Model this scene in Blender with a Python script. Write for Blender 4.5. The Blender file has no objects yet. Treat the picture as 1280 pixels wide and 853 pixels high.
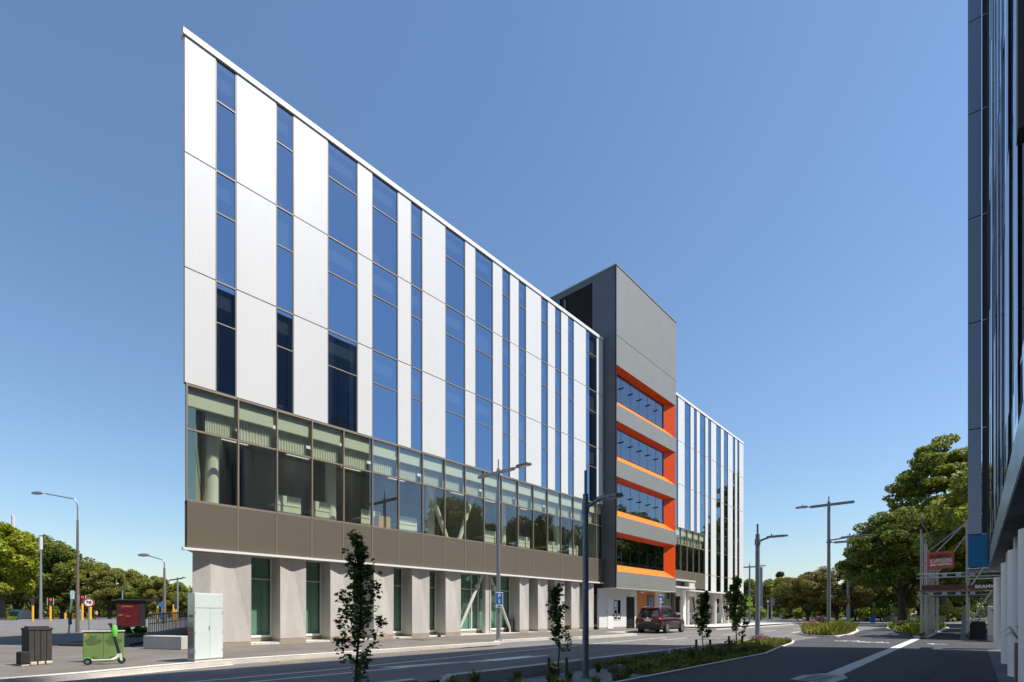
import bpy, bmesh, math, random
import numpy as np
from mathutils import Vector, Matrix

# ------------------------------------------------------------------ camera, sky, sun, exposure
SC = bpy.context.scene
COL = SC.collection
R = math.radians
EYE = 1.45
TH = math.atan(578.5 / 643.0)          # street direction (+Y) is this far right of the view axis
ST, CT = math.sin(TH), math.cos(TH)
cam_d = bpy.data.cameras.new('camera')
cam = bpy.data.objects.new('camera', cam_d); COL.objects.link(cam)
cam.location = (0, 0, EYE); cam.rotation_euler = (R(90), 0, TH)
cam_d.sensor_width = 36; cam_d.lens = 643.0 / 1280 * 36; cam_d.shift_y = (767.5 - 426.5) / 1280
cam_d.clip_start = 0.05; cam_d.clip_end = 6000
SC.camera = cam
SUN_AZ, SUN_EL = 28.6, 58.0            # azimuth from +X towards +Y
w = bpy.data.worlds.new('World'); SC.world = w; w.use_nodes = True
nt = w.node_tree; nt.nodes.clear()
sky = nt.nodes.new('ShaderNodeTexSky'); sky.sky_type = 'NISHITA'; sky.sun_disc = False
sky.sun_elevation = R(SUN_EL); sky.sun_rotation = R(90 - SUN_AZ)
sky.altitude = 0; sky.air_density = 1.4; sky.dust_density = 0.4; sky.ozone_density = 7.0
bg = nt.nodes.new('ShaderNodeBackground'); bg.inputs['Strength'].default_value = 0.1
out = nt.nodes.new('ShaderNodeOutputWorld')
wb = nt.nodes.new('ShaderNodeVectorMath'); wb.operation = 'MULTIPLY_ADD'; wb.inputs[1].default_value = (1.0, 0.985, 1.0); wb.inputs[2].default_value = (0.05, 0.08, 0.04)   # white balance of the whole sky
nt.links.new(sky.outputs[0], wb.inputs[0]); nt.links.new(wb.outputs[0], bg.inputs[0]); nt.links.new(bg.outputs[0], out.inputs[0])
sd = bpy.data.lights.new('sun', 'SUN'); sd.energy = 4.5; sd.angle = R(0.53); sd.color = (1.0, 0.945, 0.86)
sun = bpy.data.objects.new('sun', sd); COL.objects.link(sun)
to_sun = Vector((math.cos(R(SUN_AZ)) * math.cos(R(SUN_EL)), math.sin(R(SUN_AZ)) * math.cos(R(SUN_EL)), math.sin(R(SUN_EL))))
sun.rotation_euler = (-to_sun).to_track_quat('-Z', 'Y').to_euler(); sun.location = (60, 30, 90)
vs = SC.view_settings; vs.view_transform = 'Standard'; vs.look = 'None'; vs.exposure = 0.58; vs.gamma = 1.0
vs.use_curve_mapping = False
cy = SC.cycles
cy.max_bounces = 10; cy.diffuse_bounces = 3; cy.glossy_bounces = 5; cy.transmission_bounces = 4
cy.transparent_max_bounces = 16; cy.caustics_reflective = True; cy.caustics_refractive = False
cy.blur_glossy = 1.0; cy.use_denoising = True; cy.sample_clamp_indirect = 6.0

# ------------------------------------------------------------------ pixel helpers (photo px of 1280x853 -> metres)
def world(r, d): return (CT * r - ST * d, ST * r + CT * d)
def gp(px, py, z=0.0):
    d = 643.0 * (EYE - z) / (py - 767.5); return world((px - 640) / 643.0 * d, d)
def at(px, d): return world((px - 640) / 643.0 * d, d)
def onX(px, X):
    t = (px - 640) / 643.0; return X * (CT + ST * t) / (CT * t - ST)
def onY(px, Y):
    t = (px - 640) / 643.0; return Y * (CT * t - ST) / (CT + ST * t)
def dep(X, Y): return -ST * X + CT * Y
def zat(py, X, Y): return EYE + (767.5 - py) * dep(X, Y) / 643.0

# ------------------------------------------------------------------ object helpers
def tag(o, label=None, cat=None, group=None, kind=None):
    if label: o['label'] = label
    if cat: o['category'] = cat
    if group: o['group'] = group
    if kind: o['kind'] = kind
    return o
def thing(name, label, cat, loc=(0, 0, 0), rz=0.0, group=None):
    o = bpy.data.objects.new(name, None); COL.objects.link(o)
    o.location = loc; o.rotation_euler = (0, 0, rz); o.empty_display_size = 0.2
    return tag(o, label, cat, group)
def dup(root, loc, rz=0.0, label=None, group=None, scale=None):
    r = root.copy(); COL.objects.link(r); r.location = loc; r.rotation_euler = (0, 0, rz)
    if scale: r.scale = (scale,) * 3
    if label: r['label'] = label
    if group: r['group'] = group
    for ch in list(root.children):
        c = ch.copy(); COL.objects.link(c); c.parent = r
        for g in list(ch.children):
            d = g.copy(); COL.objects.link(d); d.parent = c
    return r

class MB:
    def __init__(s): s.v = []; s.f = []; s.m = []; s.mi = 0
    def add(s, vs, fs):
        b = len(s.v); s.v += [tuple(v) for v in vs]
        for f in fs: s.f.append(tuple(b + i for i in f)); s.m.append(s.mi)
        return s
    def box(s, x0, x1, y0, y1, z0, z1):
        return s.add([(x0, y0, z0), (x1, y0, z0), (x1, y1, z0), (x0, y1, z0), (x0, y0, z1), (x1, y0, z1), (x1, y1, z1), (x0, y1, z1)],
                     [(0, 3, 2, 1), (4, 5, 6, 7), (0, 1, 5, 4), (1, 2, 6, 5), (2, 3, 7, 6), (3, 0, 4, 7)])
    def bar(s, a, b, w, t, up=(0, 0, 1)):
        a, b = Vector(a), Vector(b); d = (b - a).normalized(); u = Vector(up)
        if abs(d.dot(u)) > .98: u = Vector((0, 1, 0))
        sd_ = d.cross(u).normalized() * w / 2; uu = sd_.cross(d).normalized() * t / 2
        return s.add([p + i * sd_ + j * uu for p in (a, b) for i, j in ((-1, -1), (1, -1), (1, 1), (-1, 1))],
                     [(0, 1, 2, 3), (7, 6, 5, 4), (0, 4, 5, 1), (1, 5, 6, 2), (2, 6, 7, 3), (3, 7, 4, 0)])
    def tube(s, pts, rad, n=10, cap=True):
        pts = [Vector(p) for p in pts]
        if not hasattr(rad, '__len__'): rad = [rad] * len(pts)
        b = len(s.v); ref = None
        for i, p in enumerate(pts):
            d = (pts[min(i + 1, len(pts) - 1)] - pts[max(i - 1, 0)]).normalized()
            if ref is None:
                ref = Vector((1, 0, 0)) if abs(d.x) < .9 else Vector((0, 1, 0))
            u = (ref - d * ref.dot(d)).normalized(); v = d.cross(u); ref = u
            for k in range(n):
                a = 2 * math.pi * k / n; s.v.append(tuple(p + (u * math.cos(a) + v * math.sin(a)) * rad[i]))
        for i in range(len(pts) - 1):
            for k in range(n):
                s.f.append((b + i * n + k, b + i * n + (k + 1) % n, b + (i + 1) * n + (k + 1) % n, b + (i + 1) * n + k)); s.m.append(s.mi)
        if cap:
            s.f.append(tuple(b + k for k in reversed(range(n)))); s.m.append(s.mi)
            e = b + (len(pts) - 1) * n; s.f.append(tuple(e + k for k in range(n))); s.m.append(s.mi)
        return s
    def prism(s, poly, z0, z1):
        n = len(poly)
        return s.add([(x, y, z0) for x, y in poly] + [(x, y, z1) for x, y in poly],
                     [tuple(reversed(range(n))), tuple(range(n, 2 * n))] + [(i, (i + 1) % n, n + (i + 1) % n, n + i) for i in range(n)])
    def poly(s, pts): return s.add(pts, [tuple(range(len(pts)))])
    def lathe(s, prof, c=(0, 0, 0), axis='Z', n=20):
        b = len(s.v)
        for r_, h_ in prof:
            for k in range(n):
                a = 2 * math.pi * k / n; x, y = r_ * math.cos(a), r_ * math.sin(a)
                p = (x, y, h_) if axis == 'Z' else ((h_, x, y) if axis == 'X' else (y, h_, x))
                s.v.append((p[0] + c[0], p[1] + c[1], p[2] + c[2]))
        for i in range(len(prof) - 1):
            for k in range(n):
                s.f.append((b + i * n + k, b + i * n + (k + 1) % n, b + (i + 1) * n + (k + 1) % n, b + (i + 1) * n + k)); s.m.append(s.mi)
        return s
    def split(s, name, mats, parent=None, done=None, **k):
        """one object per connected piece"""
        par = list(range(len(s.v)))
        def find(i):
            while par[i] != i: par[i] = par[par[i]]; i = par[i]
            return i
        for f in s.f:
            r0 = find(f[0])
            for q in f[1:]: par[find(q)] = r0
        grp = {}
        for fi, f in enumerate(s.f): grp.setdefault(find(f[0]), []).append(fi)
        res = []
        for fl_ in grp.values():
            m_ = MB(); ix = {}
            for fi in fl_:
                for q in s.f[fi]:
                    if q not in ix: ix[q] = len(m_.v); m_.v.append(s.v[q])
                m_.f.append(tuple(ix[q] for q in s.f[fi])); m_.m.append(s.m[fi])
            o = m_.build(name, mats, parent, **k)
            if done is not None: o.data.transform(done)
            res.append(o)
        return res
    def build(s, name, mats, parent=None, smooth=False, bevel=0.0, fix=True):
        me = bpy.data.meshes.new(name); me.from_pydata(s.v, [], s.f)
        if not isinstance(mats, (list, tuple)): mats = [mats]
        for m_ in mats: me.materials.append(m_)
        me.polygons.foreach_set('material_index', s.m)
        if smooth: me.polygons.foreach_set('use_smooth', [True] * len(s.f))
        if fix:
            bm = bmesh.new(); bm.from_mesh(me); bmesh.ops.recalc_face_normals(bm, faces=bm.faces); bm.to_mesh(me); bm.free()
        me.update()
        o = bpy.data.objects.new(name, me); COL.objects.link(o)
        if parent: o.parent = parent
        if bevel:
            md = o.modifiers.new('bevel', 'BEVEL'); md.width = bevel; md.segments = 2; md.limit_method = 'ANGLE'; md.angle_limit = R(40)
        if smooth:
            try: me.set_sharp_from_angle(angle=R(38))
            except Exception: pass
        return o

def text_mesh(txt, size, mat, name, parent, matrix, extrude=0.004, align='CENTER', space=1.0, bold=0.0, fit=None):
    cu = bpy.data.curves.new(name, 'FONT'); cu.body = txt; cu.size = size; cu.extrude = extrude; cu.offset = bold
    cu.align_x = align; cu.align_y = 'CENTER'; cu.space_character = space
    tmp = bpy.data.objects.new('lettering_source', cu); COL.objects.link(tmp)
    dg = bpy.context.evaluated_depsgraph_get(); me = bpy.data.meshes.new_from_object(tmp.evaluated_get(dg))
    bpy.data.objects.remove(tmp)
    if fit:
        xs_ = [v.co.x for v in me.vertices]; k = fit / (max(xs_) - min(xs_)); me.transform(Matrix.Diagonal((k, 1, 1, 1)))
    me.materials.clear(); me.materials.append(mat); me.transform(matrix)
    o = bpy.data.objects.new(name, me); COL.objects.link(o); o.parent = parent
    return o

# ------------------------------------------------------------------ materials
def mat(name, col, rough=0.6, metal=0.0, var=0.0, scale=3.0, bump=0.0, bscale=40.0, spec=0.5, coat=0.0, var2=0.0, stretch=None):
    m = bpy.data.materials.new(name); m.use_nodes = True; t = m.node_tree; p = t.nodes['Principled BSDF']
    p.inputs['Base Color'].default_value = (*col, 1); p.inputs['Roughness'].default_value = rough; p.inputs['Metallic'].default_value = metal
    p.inputs['Specular IOR Level'].default_value = spec; p.inputs['Coat Weight'].default_value = coat
    if var or bump:
        tc = t.nodes.new('ShaderNodeTexCoord'); src = tc.outputs['Object']
        if stretch:
            mp = t.nodes.new('ShaderNodeMapping'); mp.inputs['Scale'].default_value = stretch
            t.links.new(src, mp.inputs['Vector']); src = mp.outputs[0]
    if var:
        n1 = t.nodes.new('ShaderNodeTexNoise'); n1.inputs['Scale'].default_value = scale; n1.inputs['Detail'].default_value = 6; n1.inputs['Roughness'].default_value = .65
        t.links.new(src, n1.inputs['Vector'])
        rr = t.nodes.new('ShaderNodeMapRange'); rr.inputs['From Min'].default_value = .28; rr.inputs['From Max'].default_value = .72
        rr.inputs['To Min'].default_value = 1 - var; rr.inputs['To Max'].default_value = 1 + var
        t.links.new(n1.outputs['Fac'], rr.inputs['Value'])
        fac = rr.outputs[0]
        if var2:
            n2 = t.nodes.new('ShaderNodeTexNoise'); n2.inputs['Scale'].default_value = scale * 14; n2.inputs['Detail'].default_value = 3
            t.links.new(src, n2.inputs['Vector'])
            r2 = t.nodes.new('ShaderNodeMapRange'); r2.inputs['From Min'].default_value = .3; r2.inputs['From Max'].default_value = .7
            r2.inputs['To Min'].default_value = 1 - var2; r2.inputs['To Max'].default_value = 1 + var2
            t.links.new(n2.outputs['Fac'], r2.inputs['Value'])
            mm = t.nodes.new('ShaderNodeMath'); mm.operation = 'MULTIPLY'; t.links.new(fac, mm.inputs[0]); t.links.new(r2.outputs[0], mm.inputs[1]); fac = mm.outputs[0]
        vm = t.nodes.new('ShaderNodeVectorMath'); vm.operation = 'SCALE'; vm.inputs[0].default_value = col
        t.links.new(fac, vm.inputs['Scale']); t.links.new(vm.outputs[0], p.inputs['Base Color'])
    if bump:
        nb = t.nodes.new('ShaderNodeTexNoise'); nb.inputs['Scale'].default_value = bscale; nb.inputs['Detail'].default_value = 4
        t.links.new(tc.outputs['Object'], nb.inputs['Vector'])
        bp = t.nodes.new('ShaderNodeBump'); bp.inputs['Strength'].default_value = bump; bp.inputs['Distance'].default_value = 0.02
        t.links.new(nb.outputs['Fac'], bp.inputs['Height']); t.links.new(bp.outputs[0], p.inputs['Normal'])
    return m

def glass(name, refl, tint, gloss_tint=(0.8, 0.9, 1.0), rough=0.0, wob=0.0):
    """coated architectural glass: part mirror (more at grazing angles), part tinted see-through"""
    m = bpy.data.materials.new(name); m.use_nodes = True; t = m.node_tree; t.nodes.clear()
    o = t.nodes.new('ShaderNodeOutputMaterial'); mx = t.nodes.new('ShaderNodeMixShader')
    g = t.nodes.new('ShaderNodeBsdfGlossy'); g.inputs['Color'].default_value = (*gloss_tint, 1); g.inputs['Roughness'].default_value = rough
    tr = t.nodes.new('ShaderNodeBsdfTransparent'); tr.inputs['Color'].default_value = (*tint, 1)
    fr = t.nodes.new('ShaderNodeLayerWeight'); fr.inputs['Blend'].default_value = 0.5      # Facing = 1 - |cos|
    pw = t.nodes.new('ShaderNodeMath'); pw.operation = 'POWER'; pw.inputs[1].default_value = 5.0
    mr = t.nodes.new('ShaderNodeMapRange'); mr.inputs['To Min'].default_value = refl; mr.inputs['To Max'].default_value = 1.0
    t.links.new(fr.outputs['Facing'], pw.inputs[0]); t.links.new(pw.outputs[0], mr.inputs[0]); t.links.new(mr.outputs[0], mx.inputs[0])
    t.links.new(tr.outputs[0], mx.inputs[1]); t.links.new(g.outputs[0], mx.inputs[2]); t.links.new(mx.outputs[0], o.inputs[0])
    if wob:
        tc = t.nodes.new('ShaderNodeTexCoord'); nb = t.nodes.new('ShaderNodeTexNoise'); nb.inputs['Scale'].default_value = .9; nb.inputs['Detail'].default_value = 1
        t.links.new(tc.outputs['Object'], nb.inputs['Vector'])
        bp = t.nodes.new('ShaderNodeBump'); bp.inputs['Strength'].default_value = wob; bp.inputs['Distance'].default_value = 0.02
        t.links.new(nb.outputs['Fac'], bp.inputs['Height']); t.links.new(bp.outputs[0], g.inputs['Normal'])
    return m

def leaf_mat(name, c1, c2, trans=0.35):
    m = bpy.data.materials.new(name); m.use_nodes = True; t = m.node_tree; t.nodes.clear()
    o = t.nodes.new('ShaderNodeOutputMaterial'); geo = t.nodes.new('ShaderNodeNewGeometry')
    mix = t.nodes.new('ShaderNodeMix'); mix.data_type = 'RGBA'; mix.inputs[6].default_value = (*c1, 1); mix.inputs[7].default_value = (*c2, 1)
    t.links.new(geo.outputs['Random Per Island'], mix.inputs[0])
    p = t.nodes.new('ShaderNodeBsdfPrincipled'); p.inputs['Roughness'].default_value = .55; p.inputs['Specular IOR Level'].default_value = .35
    tl = t.nodes.new('ShaderNodeBsdfTranslucent'); ms = t.nodes.new('ShaderNodeMixShader'); ms.inputs[0].default_value = trans
    t.links.new(mix.outputs[2], p.inputs['Base Color']); t.links.new(mix.outputs[2], tl.inputs['Color'])
    t.links.new(p.outputs[0], ms.inputs[1]); t.links.new(tl.outputs[0], ms.inputs[2]); t.links.new(ms.outputs[0], o.inputs[0])
    return m

def ribbed(name, col, rough, metal, pitch, strength, axis='Y', spec=0.5):
    m = mat(name, col, rough, metal, var=.05, scale=.6, spec=spec); t = m.node_tree; p = t.nodes['Principled BSDF']
    tc = t.nodes.new('ShaderNodeTexCoord'); wv = t.nodes.new('ShaderNodeTexWave'); wv.bands_direction = axis; wv.inputs['Scale'].default_value = 0.314159 / pitch
    wv.wave_profile = 'SAW'
    sx = t.nodes.new('ShaderNodeVectorMath'); sx.operation = 'ADD'
    t.links.new(tc.outputs['Object'], wv.inputs['Vector'])
    cr = t.nodes.new('ShaderNodeValToRGB'); cr.color_ramp.elements[0].position = .0; cr.color_ramp.elements[0].color = (0, 0, 0, 1)
    cr.color_ramp.elements[1].position = .12; cr.color_ramp.elements[1].color = (1, 1, 1, 1)
    t.links.new(wv.outputs['Fac'], cr.inputs[0])
    bp = t.nodes.new('ShaderNodeBump'); bp.inputs['Strength'].default_value = strength; bp.inputs['Distance'].default_value = .03
    t.links.new(cr.outputs[0], bp.inputs['Height']); t.links.new(bp.outputs[0], p.inputs['Normal'])
    return m

M = {}
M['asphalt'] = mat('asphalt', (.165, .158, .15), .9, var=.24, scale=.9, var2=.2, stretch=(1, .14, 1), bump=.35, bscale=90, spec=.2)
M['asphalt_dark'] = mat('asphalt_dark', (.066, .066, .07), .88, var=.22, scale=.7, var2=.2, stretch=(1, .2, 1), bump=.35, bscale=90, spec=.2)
M['footway'] = mat('footway', (.165, .147, .128), .92, var=.24, scale=.5, var2=.12, bump=.25, bscale=70, spec=.2)
M['kerb'] = mat('kerb_concrete', (.56, .53, .48), .85, var=.12, scale=1.2, var2=.08, bump=.1, spec=.3)
M['plaza'] = mat('plaza_concrete', (.50, .48, .44), .85, var=.1, scale=.8, var2=.08, spec=.3)
M['ground'] = mat('ground_far', (.10, .11, .06), .95, var=.3, scale=.05, spec=.1)
M['paint'] = mat('road_paint', (.72, .72, .70), .7, var=.14, scale=6, var2=.1)
M['paint_worn'] = mat('road_paint_worn', (.40, .39, .37), .8, var=.25, scale=4, var2=.2)
M['yellow_paint'] = mat('yellow_paint', (.62, .42, .08), .75, var=.2, scale=6)
M['concrete'] = mat('concrete', (.50, .47, .43), .8, var=.14, scale=1.3, var2=.05, bump=.08, bscale=30, spec=.3, stretch=(1, 1, .25))
M['concrete_light'] = mat('concrete_light', (.60, .58, .54), .8, var=.06, scale=1.5, spec=.3)
M['plinth'] = mat('plinth', (.36, .30, .22), .85, var=.1, scale=2)
M['white_panel'] = mat('white_panel', (.69, .69, .68), .42, var=.022, scale=.45, var2=.012, spec=.35, stretch=(1, 1, .12), bump=.04, bscale=.8)
M['joint'] = mat('joint', (.17, .14, .11), .7)
M['brown_panel'] = mat('brown_panel', (.165, .137, .105), .45, metal=.25, var=.04, scale=.8, spec=.4)
M['frame_tan'] = mat('frame_tan', (.27, .22, .165), .5, metal=.2)
M['frame_dark'] = mat('frame_dark', (.035, .034, .034), .5)
M['white_trim'] = mat('white_trim', (.78, .77, .74), .5)
M['glass_blue'] = glass('glass_blue', .42, (.27, .30, .33), (.54, .75, 1.0), wob=.05)
M['glass_green'] = glass('glass_green', .15, (.80, .84, .72), (.80, .90, 1.0), wob=.03)
M['glass_ground'] = glass('glass_ground', .09, (.72, .82, .76), (.8, .95, .95))
M['glass_tower'] = glass('glass_tower', .26, (.42, .46, .50), (.78, .86, 1.0), wob=.015)
M['blind'] = mat('blind', (.72, .74, .70), .8)
M['interior'] = mat('interior', (.40, .40, .38), .9)
M['interior_dark'] = mat('interior_dark', (.07, .07, .075), .9)
M['ceiling'] = mat('ceiling_tile', (.7, .7, .66), .9)
M['carpet'] = mat('carpet', (.36, .35, .33), .95)
M['green_wall'] = mat('green_wall', (.27, .42, .34), .8)
M['tower_grey'] = ribbed('tower_grey', (.255, .252, .23), .5, .15, .28, .35)
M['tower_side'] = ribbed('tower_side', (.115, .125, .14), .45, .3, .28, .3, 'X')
M['louver'] = mat('louver_dark', (.02, .02, .022), .7)
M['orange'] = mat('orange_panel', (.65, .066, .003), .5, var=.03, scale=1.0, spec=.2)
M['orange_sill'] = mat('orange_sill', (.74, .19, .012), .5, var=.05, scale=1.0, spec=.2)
M['orange_dull'] = mat('orange_dull', (.55, .17, .03), .5)
M['teal'] = mat('teal_sign', (.012, .10, .15), .45)
M['white'] = mat('white_paint', (.80, .80, .78), .5)
M['off_white'] = mat('off_white_wall', (.70, .70, .68), .7, var=.03, scale=1)
M['galv'] = mat('galvanised_steel', (.36, .38, .40), .42, metal=.75, var=.1, scale=5)
M['pole_grey'] = mat('pole_grey', (.20, .225, .25), .45, metal=.35, var=.06, scale=4)
M['pole_brown'] = mat('pole_brown', (.16, .13, .10), .8, var=.2, scale=5, stretch=(1, 1, .2))
M['black'] = mat('black_plastic', (.018, .018, .02), .5)
M['black_dull'] = mat('black_dull', (.02, .02, .022), .85, var=.3, scale=5)
M['timber_dark'] = mat('timber_dark', (.045, .042, .04), .8, var=.35, scale=4, stretch=(6, 6, .6), bump=.3, bscale=25)
M['timber'] = mat('timber', (.20, .13, .08), .8, var=.3, scale=6, stretch=(6, 6, .6))
M['stone'] = mat('stone_block', (.55, .47, .37), .9, var=.25, scale=8)
M['green_box'] = mat('green_cabinet', (.17, .27, .085), .55, var=.16, scale=2.5, var2=.08)
M['green_dark'] = mat('green_patch', (.10, .155, .055), .6, var=.2, scale=8)
M['lime'] = mat('lime_green', (.16, .62, .10), .4)
M['pale_cabinet'] = mat('pale_cabinet', (.63, .70, .685), .32, var=.07, scale=1.5, var2=.03, stretch=(1, 1, .4))
M['steel_mirror'] = mat('steel_side', (.35, .42, .48), .18, metal=.85)
M['red'] = mat('red_paint', (.30, .015, .02), .45)
M['sign_red'] = mat('sign_red_banner', (.50, .11, .075), .7, spec=.2)
M['toe_red'] = mat('toe_board_red', (.12, .042, .036), .8, var=.2, scale=3)
M['poster_red'] = mat('poster_red', (.095, .012, .015), .25, var=.35, scale=1.6, coat=.3)
M['poster_gold'] = mat('poster_gold', (.26, .12, .025), .4)
M['sign_blue'] = mat('sign_blue', (.02, .13, .50), .4)
M['panel_blue'] = mat('panel_blue', (.0, .19, .42), .4)
M['yellow'] = mat('yellow_post', (.80, .40, .015), .5)
M['lime_sign'] = mat('fluoro_sign', (.55, .80, .02), .5)
M['orange_sign'] = mat('orange_sign', (.80, .33, .01), .5)
M['car_paint'] = mat('car_paint', (.05, .003, .008), .3, metal=.2, coat=.5)
M['car_glass'] = mat('car_glass', (.012, .016, .016), .03, spec=1.0)
M['car_black'] = mat('car_black', (.02, .02, .021), .6)
M['tyre'] = mat('tyre', (.016, .016, .017), .85)
M['alloy'] = mat('alloy', (.62, .62, .64), .3, metal=.9)
M['chrome'] = mat('chrome', (.75, .75, .76), .12, metal=1.0)
M['tail_red'] = mat('tail_lamp', (.40, .01, .012), .15, coat=1.0)
M['plate'] = mat('plate', (.70, .70, .66), .5)
M['gravel'] = mat('gravel', (.24, .24, .24), .95, var=.35, scale=6, var2=.5, bump=1.0, bscale=45)
M['pebbles'] = mat('pebbles', (.62, .60, .55), .9, var=.3, scale=9, var2=.4, bump=1.0, bscale=30)
M['soil'] = mat('soil', (.055, .045, .035), .95, var=.4, scale=4, bump=.8, bscale=20)
M['bark'] = mat('bark', (.07, .055, .04), .9, var=.35, scale=5, stretch=(5, 5, 1), bump=.5, bscale=20)
M['twig'] = mat('twig', (.055, .045, .04), .8)
M['stake'] = mat('stake_wood', (.10, .085, .05), .85, var=.3, scale=8)
M['strap'] = mat('strap', (.5, .5, .5), .7)
M['fin_panel'] = mat('fin_panel', (.25, .285, .345), .25, metal=.35, var=.02, scale=.6)
M['fin_channel'] = mat('fin_channel', (.03, .035, .04), .5, metal=.3)
M['facade_glass'] = mat('facade_glass', (.05, .065, .09), .03, metal=.1, spec=1.0, coat=.6)
M['facade_pale'] = mat('facade_pale', (.20, .23, .28), .2, metal=.3)
M['soffit_dark'] = mat('soffit_dark', (.10, .095, .09), .6, var=.1, scale=1)
M['fin_brown'] = mat('fin_brown', (.06, .045, .04), .6)
M['roof'] = mat('roof_membrane', (.3, .3, .3), .9)
M['net'] = mat('mesh_fence', (.22, .23, .23), .9)
M['fence_tan'] = mat('fence_tan', (.42, .32, .20), .85, var=.2, scale=4)
M['skin'] = mat('skin', (.50, .30, .22), .6)
M['cloth_pink'] = mat('cloth_pink', (.60, .25, .25), .85)
M['cloth_dark'] = mat('cloth_dark', (.03, .03, .04), .85)
M['paver'] = mat('paver', (.12, .12, .122), .85, var=.2, scale=3, var2=.3)
M['leaf_dark'] = leaf_mat('leaf_dark', (.095, .128, .017), (.25, .27, .046), .5)
M['leaf_mid'] = leaf_mat('leaf_mid', (.135, .17, .019), (.34, .355, .052), .5)
M['leaf_olive'] = leaf_mat('leaf_olive', (.145, .16, .026), (.36, .34, .075), .5)
M['leaf_lime'] = leaf_mat('leaf_lime', (.18, .23, .014), (.40, .41, .03), .42)
M['leaf_conifer'] = leaf_mat('leaf_conifer', (.018, .040, .020), (.045, .07, .03), .2)
M['leaf_brown'] = leaf_mat('leaf_brown', (.09, .108, .018), (.31, .24, .06), .45)
M['leaf_sapling'] = leaf_mat('leaf_sapling', (.05, .09, .016), (.15, .21, .035), .5)
M['grass_bed'] = leaf_mat('grass_bed', (.07, .10, .014), (.18, .20, .03))
M['grass_yellow'] = leaf_mat('grass_yellow', (.13, .16, .02), (.28, .27, .04))
M['flower_pink'] = leaf_mat('flower_pink', (.35, .10, .13), (.55, .25, .28))
M['flower_mauve'] = leaf_mat('flower_mauve', (.08, .04, .07), (.2, .10, .15))

# ------------------------------------------------------------------ the setting: ground, road, paths, kerbs
def flat(name, rects, z, m, kind='structure'):
    b = MB()
    for r_ in rects:
        if len(r_) == 4 and not hasattr(r_[0], '__len__'):
            x0, x1, y0, y1 = r_; b.poly([(x0, y0, z), (x1, y0, z), (x1, y1, z), (x0, y1, z)])
        else: b.poly([(x, y, z) for x, y in r_])
    return tag(b.build(name, m, fix=False), kind=kind)
BL, BR = -8.72, -5.62                       # planted bed: kerb faces
flat('ground', [(-3000, 3000, -3000, 3000)], -0.32, M['ground'])
flat('road', [(-16.0, BL, -40, 75), [(-28, 40), (-16.0, 40), (-16, 75), (-28, 75)], [(-21, 17), (-16, 17), (-16, 40), (-21, 40)],
              [(BL, 30.2), (BL, 75), (-7.2, 75), (-7.2, 30.2)], (-330, 60, 75, 150), (-330, -45, -60, 75)], 0.0, M['asphalt'])
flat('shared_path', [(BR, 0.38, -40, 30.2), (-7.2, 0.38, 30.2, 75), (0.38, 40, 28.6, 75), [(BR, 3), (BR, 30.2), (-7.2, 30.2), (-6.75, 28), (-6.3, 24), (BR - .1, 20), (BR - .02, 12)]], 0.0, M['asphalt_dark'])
flat('paver_strip', [(0.38, 3.4, -40, 28.6)], 0.004, M['paver'])
flat('garden_soil', [(BL, BR, 3, 30.2)], -0.17, M['gravel'])
flat('verge', [(-330, -9, 150, 158), (-9, 90, 130, 158)], 0.03, M['soil'])
flat('grass_verge', [(-330, -9, 158, 240), (-9, 190, 158, 240), (-330, -230, -80, 150)], 0.05, M['ground'])

# footway of the corner building: a raised slab with a pale kerb that bends in at the loading and parking bays
kpts = [(-14.5, -40), (-14.5, 0.8), (-14.75, 2.2), (-15.35, 3.7), (-15.8, 5.2), (-16.0, 7.0), (-16.05, 9.5), (-16.2, 12.5), (-16.45, 16.3), (-16.5, 17.5),
        (-17.5, 18.6), (-17.6, 22.6), (-16.75, 24.2), (-16.5, 26.8), (-16.7, 31.0), (-19.6, 32.2), (-19.6, 44.5), (-17.2, 46.5), (-17.0, 60), (-17.6, 74.8)]
def kz(y): return 0.13
fw = MB()
back = [(-24.6, y) for x, y in kpts]
def bz(y): return 0.15 + max(0, min(1, (y - 10) / 25)) * 0.10
top = [(x - .0, y, kz(y)) for x, y in kpts]; bk = [(-25.6, y, bz(y)) for x, y in kpts]
for i in range(len(kpts) - 1): fw.poly([top[i], top[i + 1], bk[i + 1], bk[i]])
fw.poly([(-25.6, -40, .15), (-25.6, 5.0, .15), (-45, 9.6, .15), (-45, -40, .15)])
fw.poly([(-45, -40, .15), (-45, 9.6, .15), (-45, 9.6, 0), (-45, -40, 0)])
fw.poly([(-17.6, 74.8, .13), (-25.6, 74.8, .25), (-25.6, 74.8, 0), (-17.6, 74.8, 0)])
tag(fw.build('footway', M['footway'], fix=False), kind='structure')
flat('plaza_paving', [[(-17.32, 46.6), (-17.12, 60), (-17.7, 74.7), (-23.0, 74.7), (-23.0, 46.6)]], 0.262, M['plaza'])
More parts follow.
